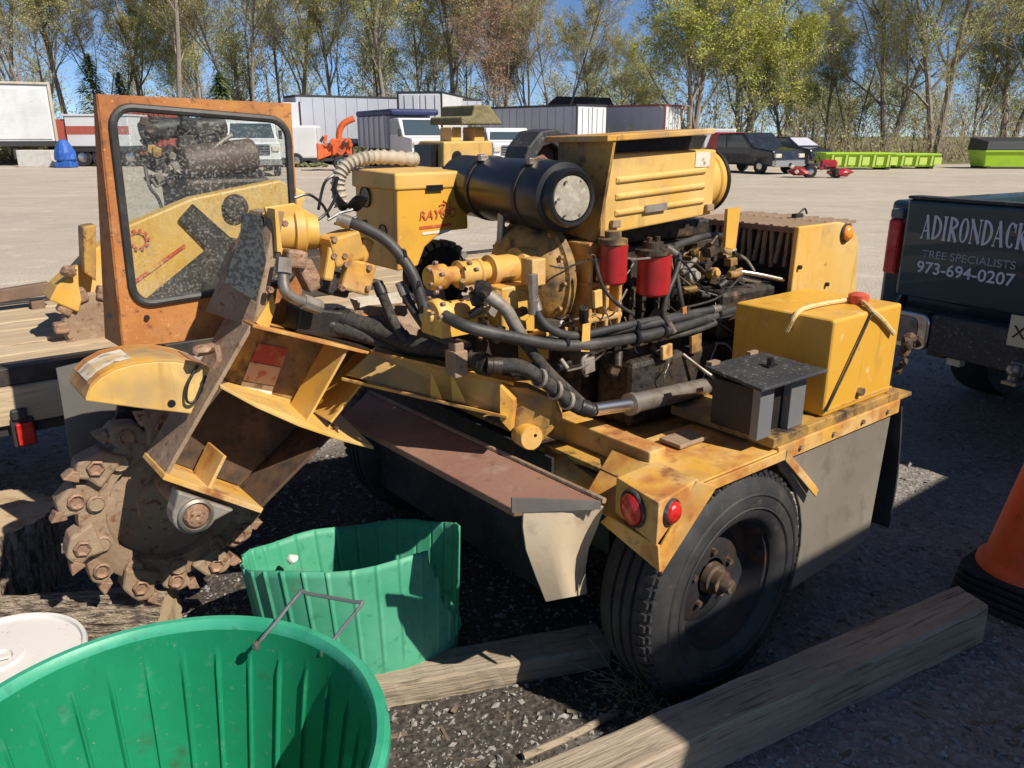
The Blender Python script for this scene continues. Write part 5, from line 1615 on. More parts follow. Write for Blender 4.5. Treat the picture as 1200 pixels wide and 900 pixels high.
# ------------------------------------------------------------------ unseen trailer added beside the camera to cast shade on the near ground
ET = empty('unseen_shade_trailer', W0, R(90) - HEAD, 'unseen white enclosed trailer added to cast shade on the near ground', 'trailer')
yE = -2.42
K['van_white'] = mat('trailer_white_sheet', (.62, .62, .61), .45, 0, [(3, (.52, .51, .48), .5, .75)])
b_ = MB().bx(.35, 6.2, yE - 2.2, yE, .55, 2.75).build('box', K['van_white'], ET, .02)
MB().bx(.345, 6.21, yE - 2.21, yE + .006, .50, .56).build('lower_rail', K['trailer_steel'], ET, .004)
for x in (2.7, 3.6):
    for y in (yE - .02, yE - 2.0):
        w = MB().cyl((x, y - .02, .34), (x, y - .16, .34), .18, n=28).build('wheel', K['grey_plate'], ET)
        MB().lathe((x, y, .34), (0, -1, 0), [(.18, .02), (.22, .0), (.3, .0), (.335, .03), (.335, .17), (.3, .2), (.18, .18)], 36).build('tyre', K['rubber'], w)
MB().bx(6.2, 7.6, yE - 1.15, yE - 1.05, .5, .6).build('tongue', K['trailer_steel'], ET)
# ------------------------------------------------------------------ vehicles and boxes across the lot
K['bg_white'] = mat('chalky_white_sheet', (.66, .66, .67), .5, 0, [(.8, (.56, .55, .53), .45, .75), (5, (.45, .38, .30), .66, .8)])
K['bg_grey'] = mat('blue_grey_trailer_side', (.42, .435, .49), .5, 0, [(.5, (.36, .375, .43), .4, .7)])
K['bg_lilac'] = mat('pale_lilac_trailer_side', (.50, .48, .55), .5, 0, [(.5, (.44, .42, .49), .4, .7)])
K['bg_dark'] = mat('dark_trailer_frame', (.03, .03, .032), .6)
K['bg_cream'] = mat('cream_door_frame', (.50, .44, .34), .6, 0, [(3, (.38, .29, .2), .5, .7)])
K['bg_door'] = mat('pale_roll_door', (.60, .62, .63), .5, 0, [(.9, (.50, .50, .48), .45, .7), (2, (.42, .33, .25), .62, .78)])
K['bg_red'] = mat('faded_red_sheet', (.42, .085, .055), .6, 0, [(3, (.36, .12, .085), .45, .7)])
K['bg_blue'] = mat('blue_tarp', (.02, .09, .38), .5, 0, [(4, (.03, .14, .48), .4, .7)], (6, .8, .05))
K['bg_navy'] = mat('navy_tarp', (.012, .02, .10), .6, 0, [(3, (.03, .035, .14), .45, .7)], (5, .6, .04))
K['bg_orange'] = mat('orange_red_machine', (.62, .115, .025), .5, 0, [(5, (.48, .075, .02), .45, .7)])
K['bg_lime'] = mat('lime_paint', (.36, .60, .025), .5, 0, [(2, (.30, .50, .03), .5, .75)])
K['bg_lime_pale'] = mat('pale_lime_paint', (.60, .76, .16), .5)
K['bg_glass'] = mat('vehicle_glass', (.05, .075, .09), .08, 0, (), None, coat=.3)
K['bg_paint_black'] = mat('black_car_paint', (.018, .02, .026), .25, 0, [(3, (.05, .055, .065), .5, .8)], None, coat=.5)
K['bg_car_red'] = mat('red_car_paint', (.38, .02, .03), .3, 0, (), None, coat=.4)
K['bg_concrete'] = mat('white_concrete_block', (.60, .58, .55), .85, 0, [(4, (.50, .47, .42), .45, .7)])
K['bg_tyre'] = K['rubber']

K['bg_pale'] = mat('pale_grey_body', (.50, .51, .55), .5, 0, [(.6, (.42, .43, .47), .4, .7)])

def bgp(par, nm, mb, k, bevel=0, label=None, seg=1):
    o = mb.build(nm, K[k], par, bevel, seg)
    if label:
        o['label'] = label
    return o

def wheel_at(par, c, r, ax=(1, 0, 0), w=.22):
    ax = V(ax)
    t = MB().lathe(c, ax, [(0, .04), (r * .5, .03), (r * .55, .0), (r * .9, .0), (r, .05), (r, w), (r * .5, w), (0, w)], 24).build('wheel', K['bg_tyre'], par)
    MB().lathe(c, ax, [(0, .005), (r * .3, .0), (r * .5, .02)], 18).build('rim', K['chrome_dull'], t)
    return t

rib_me = {}
def ribs(par, k, n, L_, z0, z1, x, side):
    """vertical posts along a trailer side"""
    key = (k, round(z1 - z0, 2))
    if key not in rib_me:
        rib_me[key] = MB().box((0, 0, 0), (.03, .06, z1 - z0)).mesh('side_post', K[k])
    for i in range(n):
        inst('side_post', rib_me[key], par, (x + side * .016, (i + .5) * L_ / n, (z0 + z1) / 2))

def semi(u_, v_top, Y, rz, L_, side_k, end_k, label, W_=2.5, floor=1.15, which=-1, doors=True, post=None, edge='bg_dark'):
    """near corner at survey column u_; local x across the end, local y along the side"""
    c = at(u_, 190, Y)
    top = at(u_, v_top, Y).z
    o = empty('semi_trailer', (c.x, Y, 0), rz, label, 'trailer', 'semi trailers parked along the tree line')
    x0, x1 = (0, W_) if which < 0 else (-W_, 0)
    bgp(o, 'box', MB().bx(x0, x1, .0, L_, floor, top), side_k, .03)
    bgp(o, 'roof_rail', MB().bx(x0 - .02, x1 + .02, -.02, L_ + .02, top + .002, top + .10), edge)
    bgp(o, 'lower_rail', MB().bx(x0 - .02, x1 + .02, -.02, L_ + .02, floor - .16, floor - .004), 'bg_dark')
    ribs(o, post or side_k, int(L_ / .62), L_, floor + .02, top - .02, x0 if which < 0 else x1, -1 if which < 0 else 1)
    if doors:
        for i in range(2):
            a = x0 + .10 + i * (W_ / 2 - .06)
            d = bgp(o, 'rear_door', MB().bx(a, a + W_ / 2 - .14, -.05, -.004, floor + .06, top - .06), end_k, .01)
            for q in (.3, .75):
                bgp(d, 'lock_rod', MB().cyl((a + q * (W_ / 2 - .14), -.075, floor + .05), (a + q * (W_ / 2 - .14), -.075, top - .1), .014, n=8), 'chrome_dull')
        bgp(o, 'door_frame', MB().bx(x0 - .015, x0 + .09, -.045, .0, floor, top + .05).bx(x1 - .09, x1 + .015, -.045, .0, floor, top + .05), edge)
    for yy in (1.0, 2.3):
        for xx, sg in ((x0 + .05, -1), (x1 - .05, 1)):
            wheel_at(o, (xx, yy, .5), .5, (-sg, 0, 0), .3)
    bgp(o, 'landing_leg', MB().bx(x0 + .3, x0 + .42, L_ * .78, L_ * .78 + .12, 0, floor - .16), 'bg_dark')
    bgp(o, 'landing_leg', MB().bx(x1 - .42, x1 - .3, L_ * .78, L_ * .78 + .12, 0, floor - .16), 'bg_dark')
    return o
semi(352, 113, 46.0, R(-60), 11.5, 'bg_grey', 'bg_white', 'long blue grey semi trailer behind the blue tarped dump truck', which=1, doors=False)
semi(674, 124, 45.0, R(43), 12.5, 'bg_grey', 'bg_white', 'blue grey semi trailer with white rear doors above the engine hood')
semi(776, 124, 50.0, R(52), 12.0, 'bg_lilac', 'bg_white', 'pale lilac semi trailer with white doors and red corner posts', edge='bg_red')
s4 = semi(520, 109, 45.5, R(-8), 9.0, 'bg_white', 'bg_white', 'white semi trailer end showing above the blue tarped truck', which=1)
# white-ended container visible left of the grey trailer
c = at(344, 190, 44.6)
o = empty('storage_box', (c.x, 44.6, 0), R(10), 'tall white storage box behind the small cargo trailer', 'storage box')
bgp(o, 'body', MB().bx(-.35, .55, 0, 2.2, .3, at(344, 120, 44.6).z), 'bg_white', .03)
bgp(o, 'skid', MB().bx(-.3, .5, .1, 2.1, 0, .298), 'bg_dark')
bgp(o, 'corner_post', MB().bx(.50, .58, -.03, .05, .3, at(344, 119, 44.6).z), 'bg_dark')

# left box truck body, rear on
Y = 45.0
xl, xr = at(-34, 150, Y).x, at(60, 150, Y).x
zt, zb = at(30, 98, Y).z, at(30, 166, Y).z
o = empty('box_trailer', ((xl + xr) / 2, Y, 0), R(29), 'tall pale box trailer with rusty roll door at the left edge', 'trailer')
hw = (xr - xl) / 2
bgp(o, 'box', MB().bx(-hw, hw, 0, 9, zb, zt), 'bg_white', .04)
bgp(o, 'roll_door', MB().bx(-hw + .16, hw - .30, -.05, -.003, zb + .12, zt - .24), 'bg_door', .01, 'pale roll door with rust streaks')
bgp(o, 'door_frame', MB().bx(-hw, -hw + .15, -.09, -.003, zb, zt).bx(hw - .15, hw, -.09, -.003, zb, zt).bx(-hw, hw, -.10, -.003, zt + .002, zt + .12), 'bg_cream', .01)
for k in range(1, 7):
    z = zb + .12 + (zt - zb - .36) * k / 7
    bgp(o, 'door_seam', MB().bx(-hw + .18, hw - .32, -.054, -.0505, z - .012, z + .012), 'bg_white')
bgp(o, 'bumper', MB().bx(-hw, hw, -.02, .2, zb - .25, zb - .005).bx(-.1, .1, .1, .2, .35, zb - .25), 'bg_dark', .01)
for xx, sg in ((-hw + .1, -1), (hw - .1, 1)):
    wheel_at(o, (xx, 1.2, .5), .5, (-sg, 0, 0), .5)
    wheel_at(o, (xx, 7.2, .5), .5, (-sg, 0, 0), .3)
c = gnd(41, 189.5)
o = MB().bx(-.92, .92, 0, .8, 0, .86).build('concrete_block', K['bg_concrete'], None, .03)
o.location = (at(41, 190, 43.2).x, 43.2, 0)
tag(o, 'white concrete block in front of the pale box trailer', 'block')

# roll-off container on flatbed, white with red stripe
Y = 44.0
x0, x1 = at(66, 160, Y).x, at(152, 160, Y).x
o = empty('container_trailer', (x0, Y, 0), 0, 'flatbed carrying a white container with red stripe beside the guard panel', 'trailer')
w_ = x1 - x0
zf = at(90, 172, Y).z
zt = at(90, 136, Y).z
bgp(o, 'container', MB().bx(.55, w_, 0, 2.3, zf + .02, zt), 'bg_white', .03)
bgp(o, 'stripe', MB().bx(.56, w_ + .004, -.006, -.001, zf + .62, zf + 1.05), 'bg_red')
bgp(o, 'top_rim', MB().bx(.5, w_ + .05, -.05, 2.35, zt + .002, zt + .10), 'bg_white', .01)
bgp(o, 'headboard', MB().bx(.02, .48, .1, 2.2, zf + .02, zt - .15), 'bg_red', .02)
bgp(o, 'bed', MB().bx(0, w_ + 1.5, .05, 2.25, zf - .26, zf), 'bg_dark', .02)
for xx in (1.15, 2.1, w_ - .2):
    wheel_at(o, (xx, .12, .48), .48, (0, 1, 0), .4)
c = gnd(77, 189)
t = empty('tarp_bundle', (at(77, 185, 42.6).x, 42.6, 0), 0, 'blue tarp bundle beside the flatbed wheels', 'tarp')
tq_ = MB().lathe((0, 0, .3), (0, 0, 1), [(.42, 0), (.52, .12), (.48, .45), (.36, .8), (.2, 1.05), (0, 1.12)], 13, smooth=False)
tq_.v = [(x * rnd.uniform(.85, 1.12), y * rnd.uniform(.85, 1.12), z) for x, y, z in tq_.v]
bgp(t, 'tarp', tq_, 'bg_blue')
bgp(t, 'pallet', MB().bx(-.42, .42, -.4, .4, 0, .32), 'bg_blue', .05)

# red shipping container seen through the window
Y = 47.0
x0, x1 = at(118, 160, Y).x, at(200, 160, Y).x
o = empty('shipping_container', (x0, Y, 0), 0, 'faded red container with pale lettering seen through the guard window', 'container')
zt = at(160, 128, Y).z
bgp(o, 'body', MB().bx(0, x1 - x0, 0, 2.4, .5, zt), 'bg_red', .03)
bgp(o, 'skid', MB().bx(.1, x1 - x0 - .1, .1, 2.3, 0, .498), 'bg_dark')
corr = MB().box((0, 0, 0), (.10, .05, zt - .75)).mesh('corrugation', K['bg_red'])
n_ = int((x1 - x0) / .28)
for k in range(n_):
    inst('corrugation', corr, o, (.16 + k * .28, -.026, (.5 + zt) / 2))

def truck_front(nm, u_, Y, rz, Wd, roof, hood, label, body=None, paint='bg_white', cat='truck', grp=None):
    c = at(u_, 190, Y)
    o = empty(nm, (c.x, Y, 0), rz, label, cat, grp)
    h = Wd / 2
    cabp = MB().prism([V((-h, 0, .45)), V((-h, 0, hood)), V((-h, 1.15, hood + .10)), V((-h, 1.75, roof)), V((-h, 3.0, roof)), V((-h, 3.1, .45))], (Wd, 0, 0))
    cb2 = bgp(o, 'cab', cabp, paint, .08, None, 2)
    bgp(cb2, 'windshield', MB().prism([V((-h + .12, 1.19, hood + .14)), V((h - .12, 1.19, hood + .14)), V((h - .2, 1.72, roof - .10)), V((-h + .2, 1.72, roof - .10))], (0, -.04, .02)), 'bg_glass')
    for s_ in (-1, 1):
        bgp(cb2, 'side_window', MB().prism([V((s_ * (h + .006), 1.3, hood + .18)), V((s_ * (h + .006), 2.85, hood + .18)), V((s_ * (h + .006), 2.8, roof - .12)), V((s_ * (h + .006), 1.78, roof - .12))], (s_ * .01, 0, 0)), 'bg_glass')
        bgp(o, 'headlight', MB().bx(s_ * h * .80 - .14, s_ * h * .80 + .14, -.06, -.004, hood - .36, hood - .16), 'white_cap', .01)
        bgp(o, 'mirror', MB().bx(s_ * (h + .12) - .07, s_ * (h + .12) + .07, 1.2, 1.32, hood + .1, hood + .45), 'bg_dark', .01)
        wheel_at(o, (s_ * (h - .02), .75, .42), .42, (-s_, 0, 0), .25)
    bgp(o, 'grille', MB().bx(-h * .58, h * .58, -.05, -.004, hood - .48, hood - .10), 'bg_dark', .01)
    for k in range(4):
        bgp(o, 'grille_bar', MB().bx(-h * .58, h * .58, -.075, -.051, hood - .45 + k * .10, hood - .42 + k * .10), 'chrome_dull')
    bgp(o, 'bumper', MB().bx(-h - .02, h + .02, -.14, -.004, .46, .68), 'chrome_dull', .02)
    if body:
        Lb, zb_, zt_, k = body
        bgp(o, 'body', MB().bx(-h - .12, h + .12, 3.2, 3.2 + Lb, zb_, zt_), k, .03)
        for s_ in (-1, 1):
            wheel_at(o, (s_ * (h + .02), 3.2 + Lb * .7, .46), .46, (-s_, 0, 0), .4)
    return o, h
dt, h = truck_front('dump_truck', 508, 40.0, R(28), 2.2, 2.42, 1.45, 'white dump truck with a navy tarp over its grey body', (4.6, .95, 2.55, 'bg_pale'))
bgp(dt, 'tarp_cover', MB().bx(-h - .2, h + .2, 2.2, 7.9, 2.56, 2.86), 'bg_navy', .12, 'navy tarp rolled over the dump body', 3)
for k in range(6):
    for s_ in (-1, 1):
        bgp(dt, 'body_post', MB().bx(s_ * (h + .16) - .04, s_ * (h + .16) + .04, 3.3 + k * .85, 3.42 + k * .85, .95, 2.55), 'bg_lilac')
wp_, h = truck_front('parked_pickup', 603, 36.0, R(12), 1.95, 1.92, 1.28, 'white pickup with chrome grille behind the black air cleaner', (2.3, .6, 1.25, 'bg_white'), cat='pickup truck')
wt_, h = truck_front('parked_truck', 300, 33.0, R(20), 2.0, 2.15, 1.35, 'white truck with dark grille seen through the guard window', (4.0, .9, 2.75, 'bg_white'))

# small cargo trailer
Y = 43.0
x0, x1 = at(341, 170, Y).x, at(372, 170, Y).x
o = empty('cargo_trailer', (x0, Y, 0), R(6), 'small white enclosed cargo trailer right of the guard panel', 'trailer')
w_ = x1 - x0
bgp(o, 'body', MB().bx(-1.6, w_, 0, 1.9, .42, at(355, 147, Y).z), 'bg_white', .12, None, 3)
bgp(o, 'lower_trim', MB().bx(-1.6, w_ + .01, -.012, 1.9, .34, .418), 'bg_dark')
wheel_at(o, (.22, -.10, .36), .36, (0, 1, 0), .25)
bgp(o, 'door_seam', MB().bx(w_ - .02, w_ - .005, -.006, -.001, .45, 2.0), 'bg_dark')
c = gnd(362, 196)
wdo = MB()
for k in range(60):
    wdo.lump((rnd.uniform(-.9, .9), rnd.uniform(-.3, .3), rnd.uniform(.02, .2)), (.25, .2, .12), k, 1)
K['bg_weed'] = mat('roadside_weed', (.13, .15, .05), .9, 0, [(6, (.24, .21, .10), .5, .7)])
w_o = wdo.build('weed_patch', K['bg_weed'])
w_o.location = (c.x, c.y, 0)
tag(w_o, 'low weeds in front of the small cargo trailer', 'weeds')

# orange wood chipper
Y = 39.0
c = at(394, 190, Y)
o = empty('wood_chipper', (c.x, Y, 0), R(15), 'orange red wood chipper with raised chute beside the cargo trailer', 'wood chipper')
bgp(o, 'engine_cover', MB().bx(-.2, .75, -.3, .5, .65, 1.45), 'bg_orange', .08)
bgp(o, 'feed_hopper', MB().hexa([V((-.85, -.5, .5)), V((-.85, .6, .5)), V((-.85, .6, 1.25)), V((-.85, -.5, 1.25))], [V((-.22, -.25, .7)), V((-.22, .4, .7)), V((-.22, .4, 1.15)), V((-.22, -.25, 1.15))]), 'bg_orange', .03)
bgp(o, 'chute', MB().tube([V((.2, .1, 1.4)), V((.25, .1, 1.8)), V((.5, .1, 2.15)), V((.95, .1, 2.35))], .15, 10), 'bg_orange')
bgp(o, 'frame', MB().bx(-.8, 1.5, -.3, .4, .45, .58), 'bg_dark')
for s_ in (-.42, .5):
    wheel_at(o, (.2, s_, .36), .36, (0, 1 if s_ < 0 else -1, 0), .2)
rr = random.Random(21)
for k in range(16):
    bgp(o, 'machine_fitting', MB().box((rr.uniform(-.8, .8), rr.uniform(-.5, -.3), rr.uniform(.6, 1.6)), (rr.uniform(.1, .25), .12, rr.uniform(.1, .3)), Matrix.Rotation(rr.uniform(-.8, .8), 3, 'Y')), rr.choice(['bg_orange', 'bg_orange', 'bg_red', 'bg_dark', 'bg_cream']), .02)

# far shed roof above the trailers
Y = 60
x0, x1 = at(640, 120, Y).x, at(716, 120, Y).x
o = empty('far_shed', ((x0 + x1) / 2, Y, 0), 0, 'low dark shed roof showing above the grey trailer', 'shed')
zr = at(670, 113, Y).z
bgp(o, 'wall', MB().bx(x0 - (x0 + x1) / 2, x1 - (x0 + x1) / 2, 0, 5, 0, zr - 1.0), 'bg_cream')
bgp(o, 'roof', MB().prism([V((-2.7, -.3, zr - 1.0)), V((2.7, -.3, zr - 1.0)), V((2.2, -.3, zr - .1)), V((-1.6, -.3, zr))], (0, 5.6, 0)), 'bg_dark')

# cars at the right
def car(nm, u_, v_, rz, prof, Wd, k, label, glass, wheels, cat='car'):
    c = gnd(u_, v_)
    o = empty(nm, (c.x, c.y, 0), rz, label, cat)
    b = bgp(o, 'body', MB().prism([V((a, -Wd / 2, b_)) for a, b_ in prof], (0, Wd, 0)), k, .08, None, 2)
    for gl in glass:
        for s_ in (-1, 1):
            bgp(b, 'window', MB().prism([V((a, s_ * (Wd / 2 + .004), b_)) for a, b_ in gl], (0, s_ * .012, 0)), 'bg_glass')
    for wx in wheels:
        for s_ in (-1, 1):
            wheel_at(o, (wx, s_ * (Wd / 2 + .01), .33), .33, (0, -s_, 0), .2)
    return o
SUVP = [(-2.2, .35), (-2.25, .95), (-2.05, 1.08), (-1.75, 1.68), (.25, 1.72), (.95, 1.12), (2.1, .98), (2.2, .6), (2.15, .35)]
suv = car('parked_car', 880, 202, R(-62), SUVP, 1.8, 'bg_paint_black', 'dark SUV with its red tail end, parked beyond the hood drum', [[(-1.9, 1.10), (-1.62, 1.58), (-.75, 1.6), (-.75, 1.10)], [(-.65, 1.10), (-.65, 1.6), (.2, 1.6), (.72, 1.10)]], (-1.4, 1.35))
bgp(suv, 'red_hatch', MB().prism([V((-2.30, -.92, .8)), V((-2.10, -.92, 1.10)), V((-1.80, -.92, 1.70)), V((-1.3, -.92, 1.74)), V((-1.25, -.92, 1.05)), V((-1.6, -.92, .8))], (0, 1.84, 0)), 'bg_car_red', .05)
bgp(suv, 'headlight', MB().bx(2.12, 2.24, -.85, -.5, .68, .85), 'white_cap', .02)
bgp(suv, 'headlight', MB().bx(2.12, 2.24, .5, .85, .68, .85), 'white_cap', .02)
bgp(suv, 'bumper', MB().bx(2.10, 2.3, -.9, .9, .32, .6), 'chrome_dull', .03)
HATP = [(-1.7, .35), (-1.75, .9), (-1.5, 1.35), (-.9, 1.55), (.1, 1.52), (.8, 1.05), (1.65, .9), (1.75, .55), (1.7, .35)]
hat = car('parked_car', 930, 195, R(-58), HATP, 1.7, 'bg_paint_black', 'black hatchback with dusty pale rear window behind the red mower', [[(-1.4, 1.0), (-1.25, 1.35), (-.5, 1.46), (-.5, 1.0)], [(-.4, 1.0), (-.4, 1.46), (.1, 1.44), (.6, 1.02)]], (-1.1, 1.1))
bgp(hat, 'windscreen', MB().prism([V((.14, -.70, 1.47)), V((.80, -.78, 1.08)), V((.80, .78, 1.08)), V((.14, .70, 1.47))], (.012, 0, .018)), 'bg_lilac')
o = car('parked_van', 838, 191, R(80), [(-2.2, .4), (-2.2, 1.95), (1.0, 1.98), (1.7, 1.2), (2.3, 1.05), (2.3, .4)], 1.8, 'bg_white', 'white van corner showing behind the hood drum', [[(-2.0, 1.2), (-2.0, 1.75), (.9, 1.75), (1.4, 1.2)]], (-1.5, 1.5), 'van')

# red mower
c = gnd(955, 208)
o = empty('ride_on_mower', (c.x, c.y, 0), R(-10), 'red ride-on mower standing on the lot before the lime bins', 'mower')
bgp(o, 'cutting_deck', MB().lump((-.55, -.1, .25), (1.0, .9, .35), 3, 2), 'bg_car_red')
bgp(o, 'hood', MB().bx(.1, .75, -.3, .3, .35, .68), 'bg_car_red', .08)
bgp(o, 'seat', MB().bx(-.35, .0, -.25, .25, .45, .55).bx(-.42, -.34, -.25, .25, .5, .85), 'bg_dark', .03)
bgp(o, 'steering_column', MB().tube([V((.15, 0, .6)), V((.05, 0, .85)), V((-.05, 0, .9))], .025, 6), 'bg_dark')
for wx, r_ in ((-.25, .24), (.75, .18)):
    for s_ in (-.4, .4):
        wheel_at(o, (wx, s_, r_), r_, (0, 1 if s_ < 0 else -1, 0), .15)
bgp(o, 'side_deck', MB().lump((.95, -.2, .22), (.8, .7, .36), 7, 2), 'bg_car_red')
for k in range(10):
    bgp(o, 'machine_fitting', MB().box((rr.uniform(-1.1, 1.2), rr.uniform(-.5, -.1), rr.uniform(.2, .55)), (.14, .12, .14), Matrix.Rotation(rr.uniform(-.8, .8), 3, 'Y')), rr.choice(['bg_car_red', 'bg_car_red', 'bg_dark', 'white_cap']), .02)

# lime dumpsters
def dumpster(u0, u1, v0, v1, label, pockets=True, lid=None):
    c0_, c1_ = gnd(u0, v1), gnd(u1, v1)
    Wd = c1_.x - c0_.x
    H_ = at(u0, v0, c0_.y).z
    o = empty('lime_dumpster', (c0_.x, c0_.y, 0), R(-3), label, 'dumpster', 'lime green dumpsters at the edge of the lot')
    bgp(o, 'body', MB().hexa([V((.12, .15, .10)), V((Wd - .12, .15, .10)), V((Wd - .12, 1.6, .10)), V((.12, 1.6, .10))], [V((0, 0, H_)), V((Wd, 0, H_)), V((Wd, 1.8, H_)), V((0, 1.8, H_))]), 'bg_lime', .03)
    bgp(o, 'top_rim', MB().bx(-.05, Wd + .05, -.06, 1.86, H_ - .05, H_ + .04), 'bg_lime', .02)
    n = max(2, int(Wd / .62))
    for k in range(n):
        x = (k + .5) * Wd / n
        if pockets:
            bgp(o, 'side_rib', MB().hexa([V((x - .05, .04, .15)), V((x + .05, .04, .15)), V((x + .05, .15, .15)), V((x - .05, .15, .15))], [V((x - .05, -.05, H_ - .06)), V((x + .05, -.05, H_ - .06)), V((x + .05, .02, H_ - .06)), V((x - .05, .02, H_ - .06))]), 'bg_lime_pale')
            bgp(o, 'print_panel', MB().box((x + Wd / n * .42, .02, H_ * .55), (Wd / n * .5, .02, H_ * .5), Matrix.Rotation(.08, 3, 'X')), 'bg_lime_pale')
    bgp(o, 'skid', MB().bx(.2, .4, .1, 1.7, 0, .099), 'bg_dark')
    bgp(o, 'skid', MB().bx(Wd - .4, Wd - .2, .1, 1.7, 0, .099), 'bg_dark')
    if lid:
        bgp(o, 'lid', MB().hexa([V((-.04, -.08, H_ + .045)), V((Wd, -.08, H_ + .045)), V((Wd, 1.85, H_ + .045)), V((-.04, 1.85, H_ + .045))], [V((.02, 0, H_ + lid)), V((Wd, 0, H_ + lid)), V((Wd, 1.8, H_ + lid + .2)), V((.02, 1.8, H_ + lid + .2))]), 'bg_dark', .03)
    return o
dumpster(966, 1046, 180, 199, 'lime green dumpster with pale panels beside the red mower')
dumpster(1048, 1098, 181, 198, 'short lime green dumpster at the end of the row, by the brush')
dumpster(1152, 1262, 177, 198, 'lime green dumpster with a black lid at the right edge', False, .45)
# ------------------------------------------------------------------ the tree line
K['tree_bark'] = mat('grey_brown_bark', (.26, .215, .175), .9, 0, [(3, (.33, .28, .23), .45, .7), (9, (.15, .12, .095), .55, .7)], (6, .6, .03))
K['twig_red'] = mat('reddish_twigs', (.15, .085, .07), .9)
K['leaf_bud'] = mat('olive_spring_buds', (.54, .51, .19), .8, 0, [(.8, (.52, .47, .20), .4, .65), (2.5, (.40, .46, .11), .5, .7)], trans=.4)
K['leaf_green'] = mat('fresh_yellow_green_leaves', (.44, .47, .085), .7, 0, [(.7, (.50, .47, .09), .4, .65), (2.2, (.30, .36, .06), .5, .7)], trans=.35)
K['leaf_red'] = mat('reddish_maple_buds', (.44, .26, .18), .8, 0, [(1.5, (.46, .34, .20), .45, .7)], trans=.3)
K['leaf_brown'] = mat('tan_brown_twig_haze', (.42, .33, .24), .85, 0, [(1.2, (.26, .19, .14), .45, .7)], trans=.2)
K['leaf_tan'] = mat('tan_olive_buds', (.50, .44, .24), .85, 0, [(1.2, (.44, .45, .17), .42, .62)], trans=.3)
K['leaf_spring'] = mat('spring_green_buds', (.50, .52, .17), .8, 0, [(.8, (.50, .47, .18), .42, .65), (2.5, (.33, .40, .10), .5, .7)], trans=.35)
K['leaf_far'] = mat('pale_far_buds', (.56, .54, .28), .85, 0, [(.3, (.48, .56, .20), .40, .60), (.5, (.60, .50, .34), .54, .70)], trans=.4)
K['needle'] = mat('dark_evergreen_needles', (.20, .27, .10), .8, 0, [(1.2, (.30, .32, .12), .45, .7)], trans=.45)

def tree_meshes(seed, H_, r0, first, spread, nl, leaf_n, leaf_s, leaf_k, fork=1, bark='tree_bark', twig_n=5, lean=.03, sliver=7000):
    rt = random.Random(seed)
    wood, leaf = MB(), MB()
    tips = []
    def limb(p, d, L_, r_, lev):
        nseg = 5 if lev == 0 else (4 if lev < 3 else 2)
        pts, rads = [p.copy()], [r_]
        dd = d.copy()
        for i in range(nseg):
            wob = .10 if lev == 0 else .26
            dd = (dd + V((rt.uniform(-1, 1), rt.uniform(-1, 1), rt.uniform(-.4, .8))) * wob * (.6 if lev == 0 else 1)).normalized()
            p = p + dd * (L_ / nseg)
            pts.append(p.copy())
            rads.append(max(r_ * (1 - .80 * (i + 1) / nseg), .006))
        wood.ring_path(pts, rads, 8 if lev == 0 else (6 if lev == 1 else 3), smooth=True, cap=False)
        if lev >= 2:
            tips.extend((a, b) for a, b in zip(pts[:-1], pts[1:]))
        if lev >= nl:
            return
        if lev == 0:
            cnt = 11
            lo = first
        else:
            cnt = (8, 7, twig_n, 4)[min(lev - 1, 3)]
            lo = .22
        for i in range(cnt):
            t = lo + (1 - lo) * (i + rt.random()) / cnt
            k = min(int(t * nseg), nseg - 1)
            f = t * nseg - k
            q = pts[k].lerp(pts[k + 1], f)
            axis = (pts[k + 1] - pts[k]).normalized()
            side = axis.cross(V((rt.uniform(-1, 1), rt.uniform(-1, 1), rt.uniform(-1, 1)))).normalized()
            ang_ = spread * rt.uniform(.6, 1.25)
            nd = (axis * math.cos(ang_) + side * math.sin(ang_)).normalized()
            if lev == 0:
                nd = (nd + V((0, 0, .25))).normalized()
                LL = H_ * rt.uniform(.30, .46) * (1.15 - .55 * t)
            else:
                LL = L_ * rt.uniform(.38, .62) * (1.1 - .4 * t)
            rr_ = max((r_ * (1 - .7 * t)) * rt.uniform(.42, .62), .008)
            limb(q, nd, LL, rr_, lev + 1)
    for f in range(fork):
        a = rt.uniform(0, 6.28)
        d = V((math.cos(a) * (.06 + .16 * (fork > 1)) + lean, math.sin(a) * .08, 1)).normalized()
        limb(V((math.cos(a) * r0 * .5 * (fork > 1), math.sin(a) * r0 * .5 * (fork > 1), -.05)), d, H_ * (.92 if f == 0 else .8), r0 * (1 if fork == 1 else .78), 0)
    for i in range(leaf_n):
        a, b = rt.choice(tips)
        c = a.lerp(b, rt.random()) + V((rt.gauss(0, .16), rt.gauss(0, .16), rt.gauss(0, .14)))
        s_ = leaf_s * rt.uniform(.6, 1.4)
        nn = (V((rt.uniform(-1, 1), rt.uniform(-1, 1), rt.uniform(-1, 1))) * .8 + V((0, 0, .75)) + V((c.x, c.y, 0)).normalized() * .45).normalized()
        u1 = nn.cross(V((rt.uniform(-1, 1), rt.uniform(-1, 1), rt.uniform(-1, 1)))).normalized() * s_
        u2 = nn.cross(u1) * .7
        leaf.add([c - u1, c + u2, c + u1, c - u2], [(0, 1, 2, 3)])
    for i in range(sliver):
        a, b = rt.choice(tips)
        c = a.lerp(b, rt.random())
        d = ((b - a).normalized() + V((rt.uniform(-1, 1), rt.uniform(-1, 1), rt.uniform(-.5, .9)))).normalized()
        w = d.orthogonal().normalized() * .011
        leaf.add([c - w, c + w, c + d * rt.uniform(.35, 1.0)], [(0, 1, 2)])
    return wood.mesh('trunk', K[bark], False), leaf.mesh('crown', K[leaf_k], False)

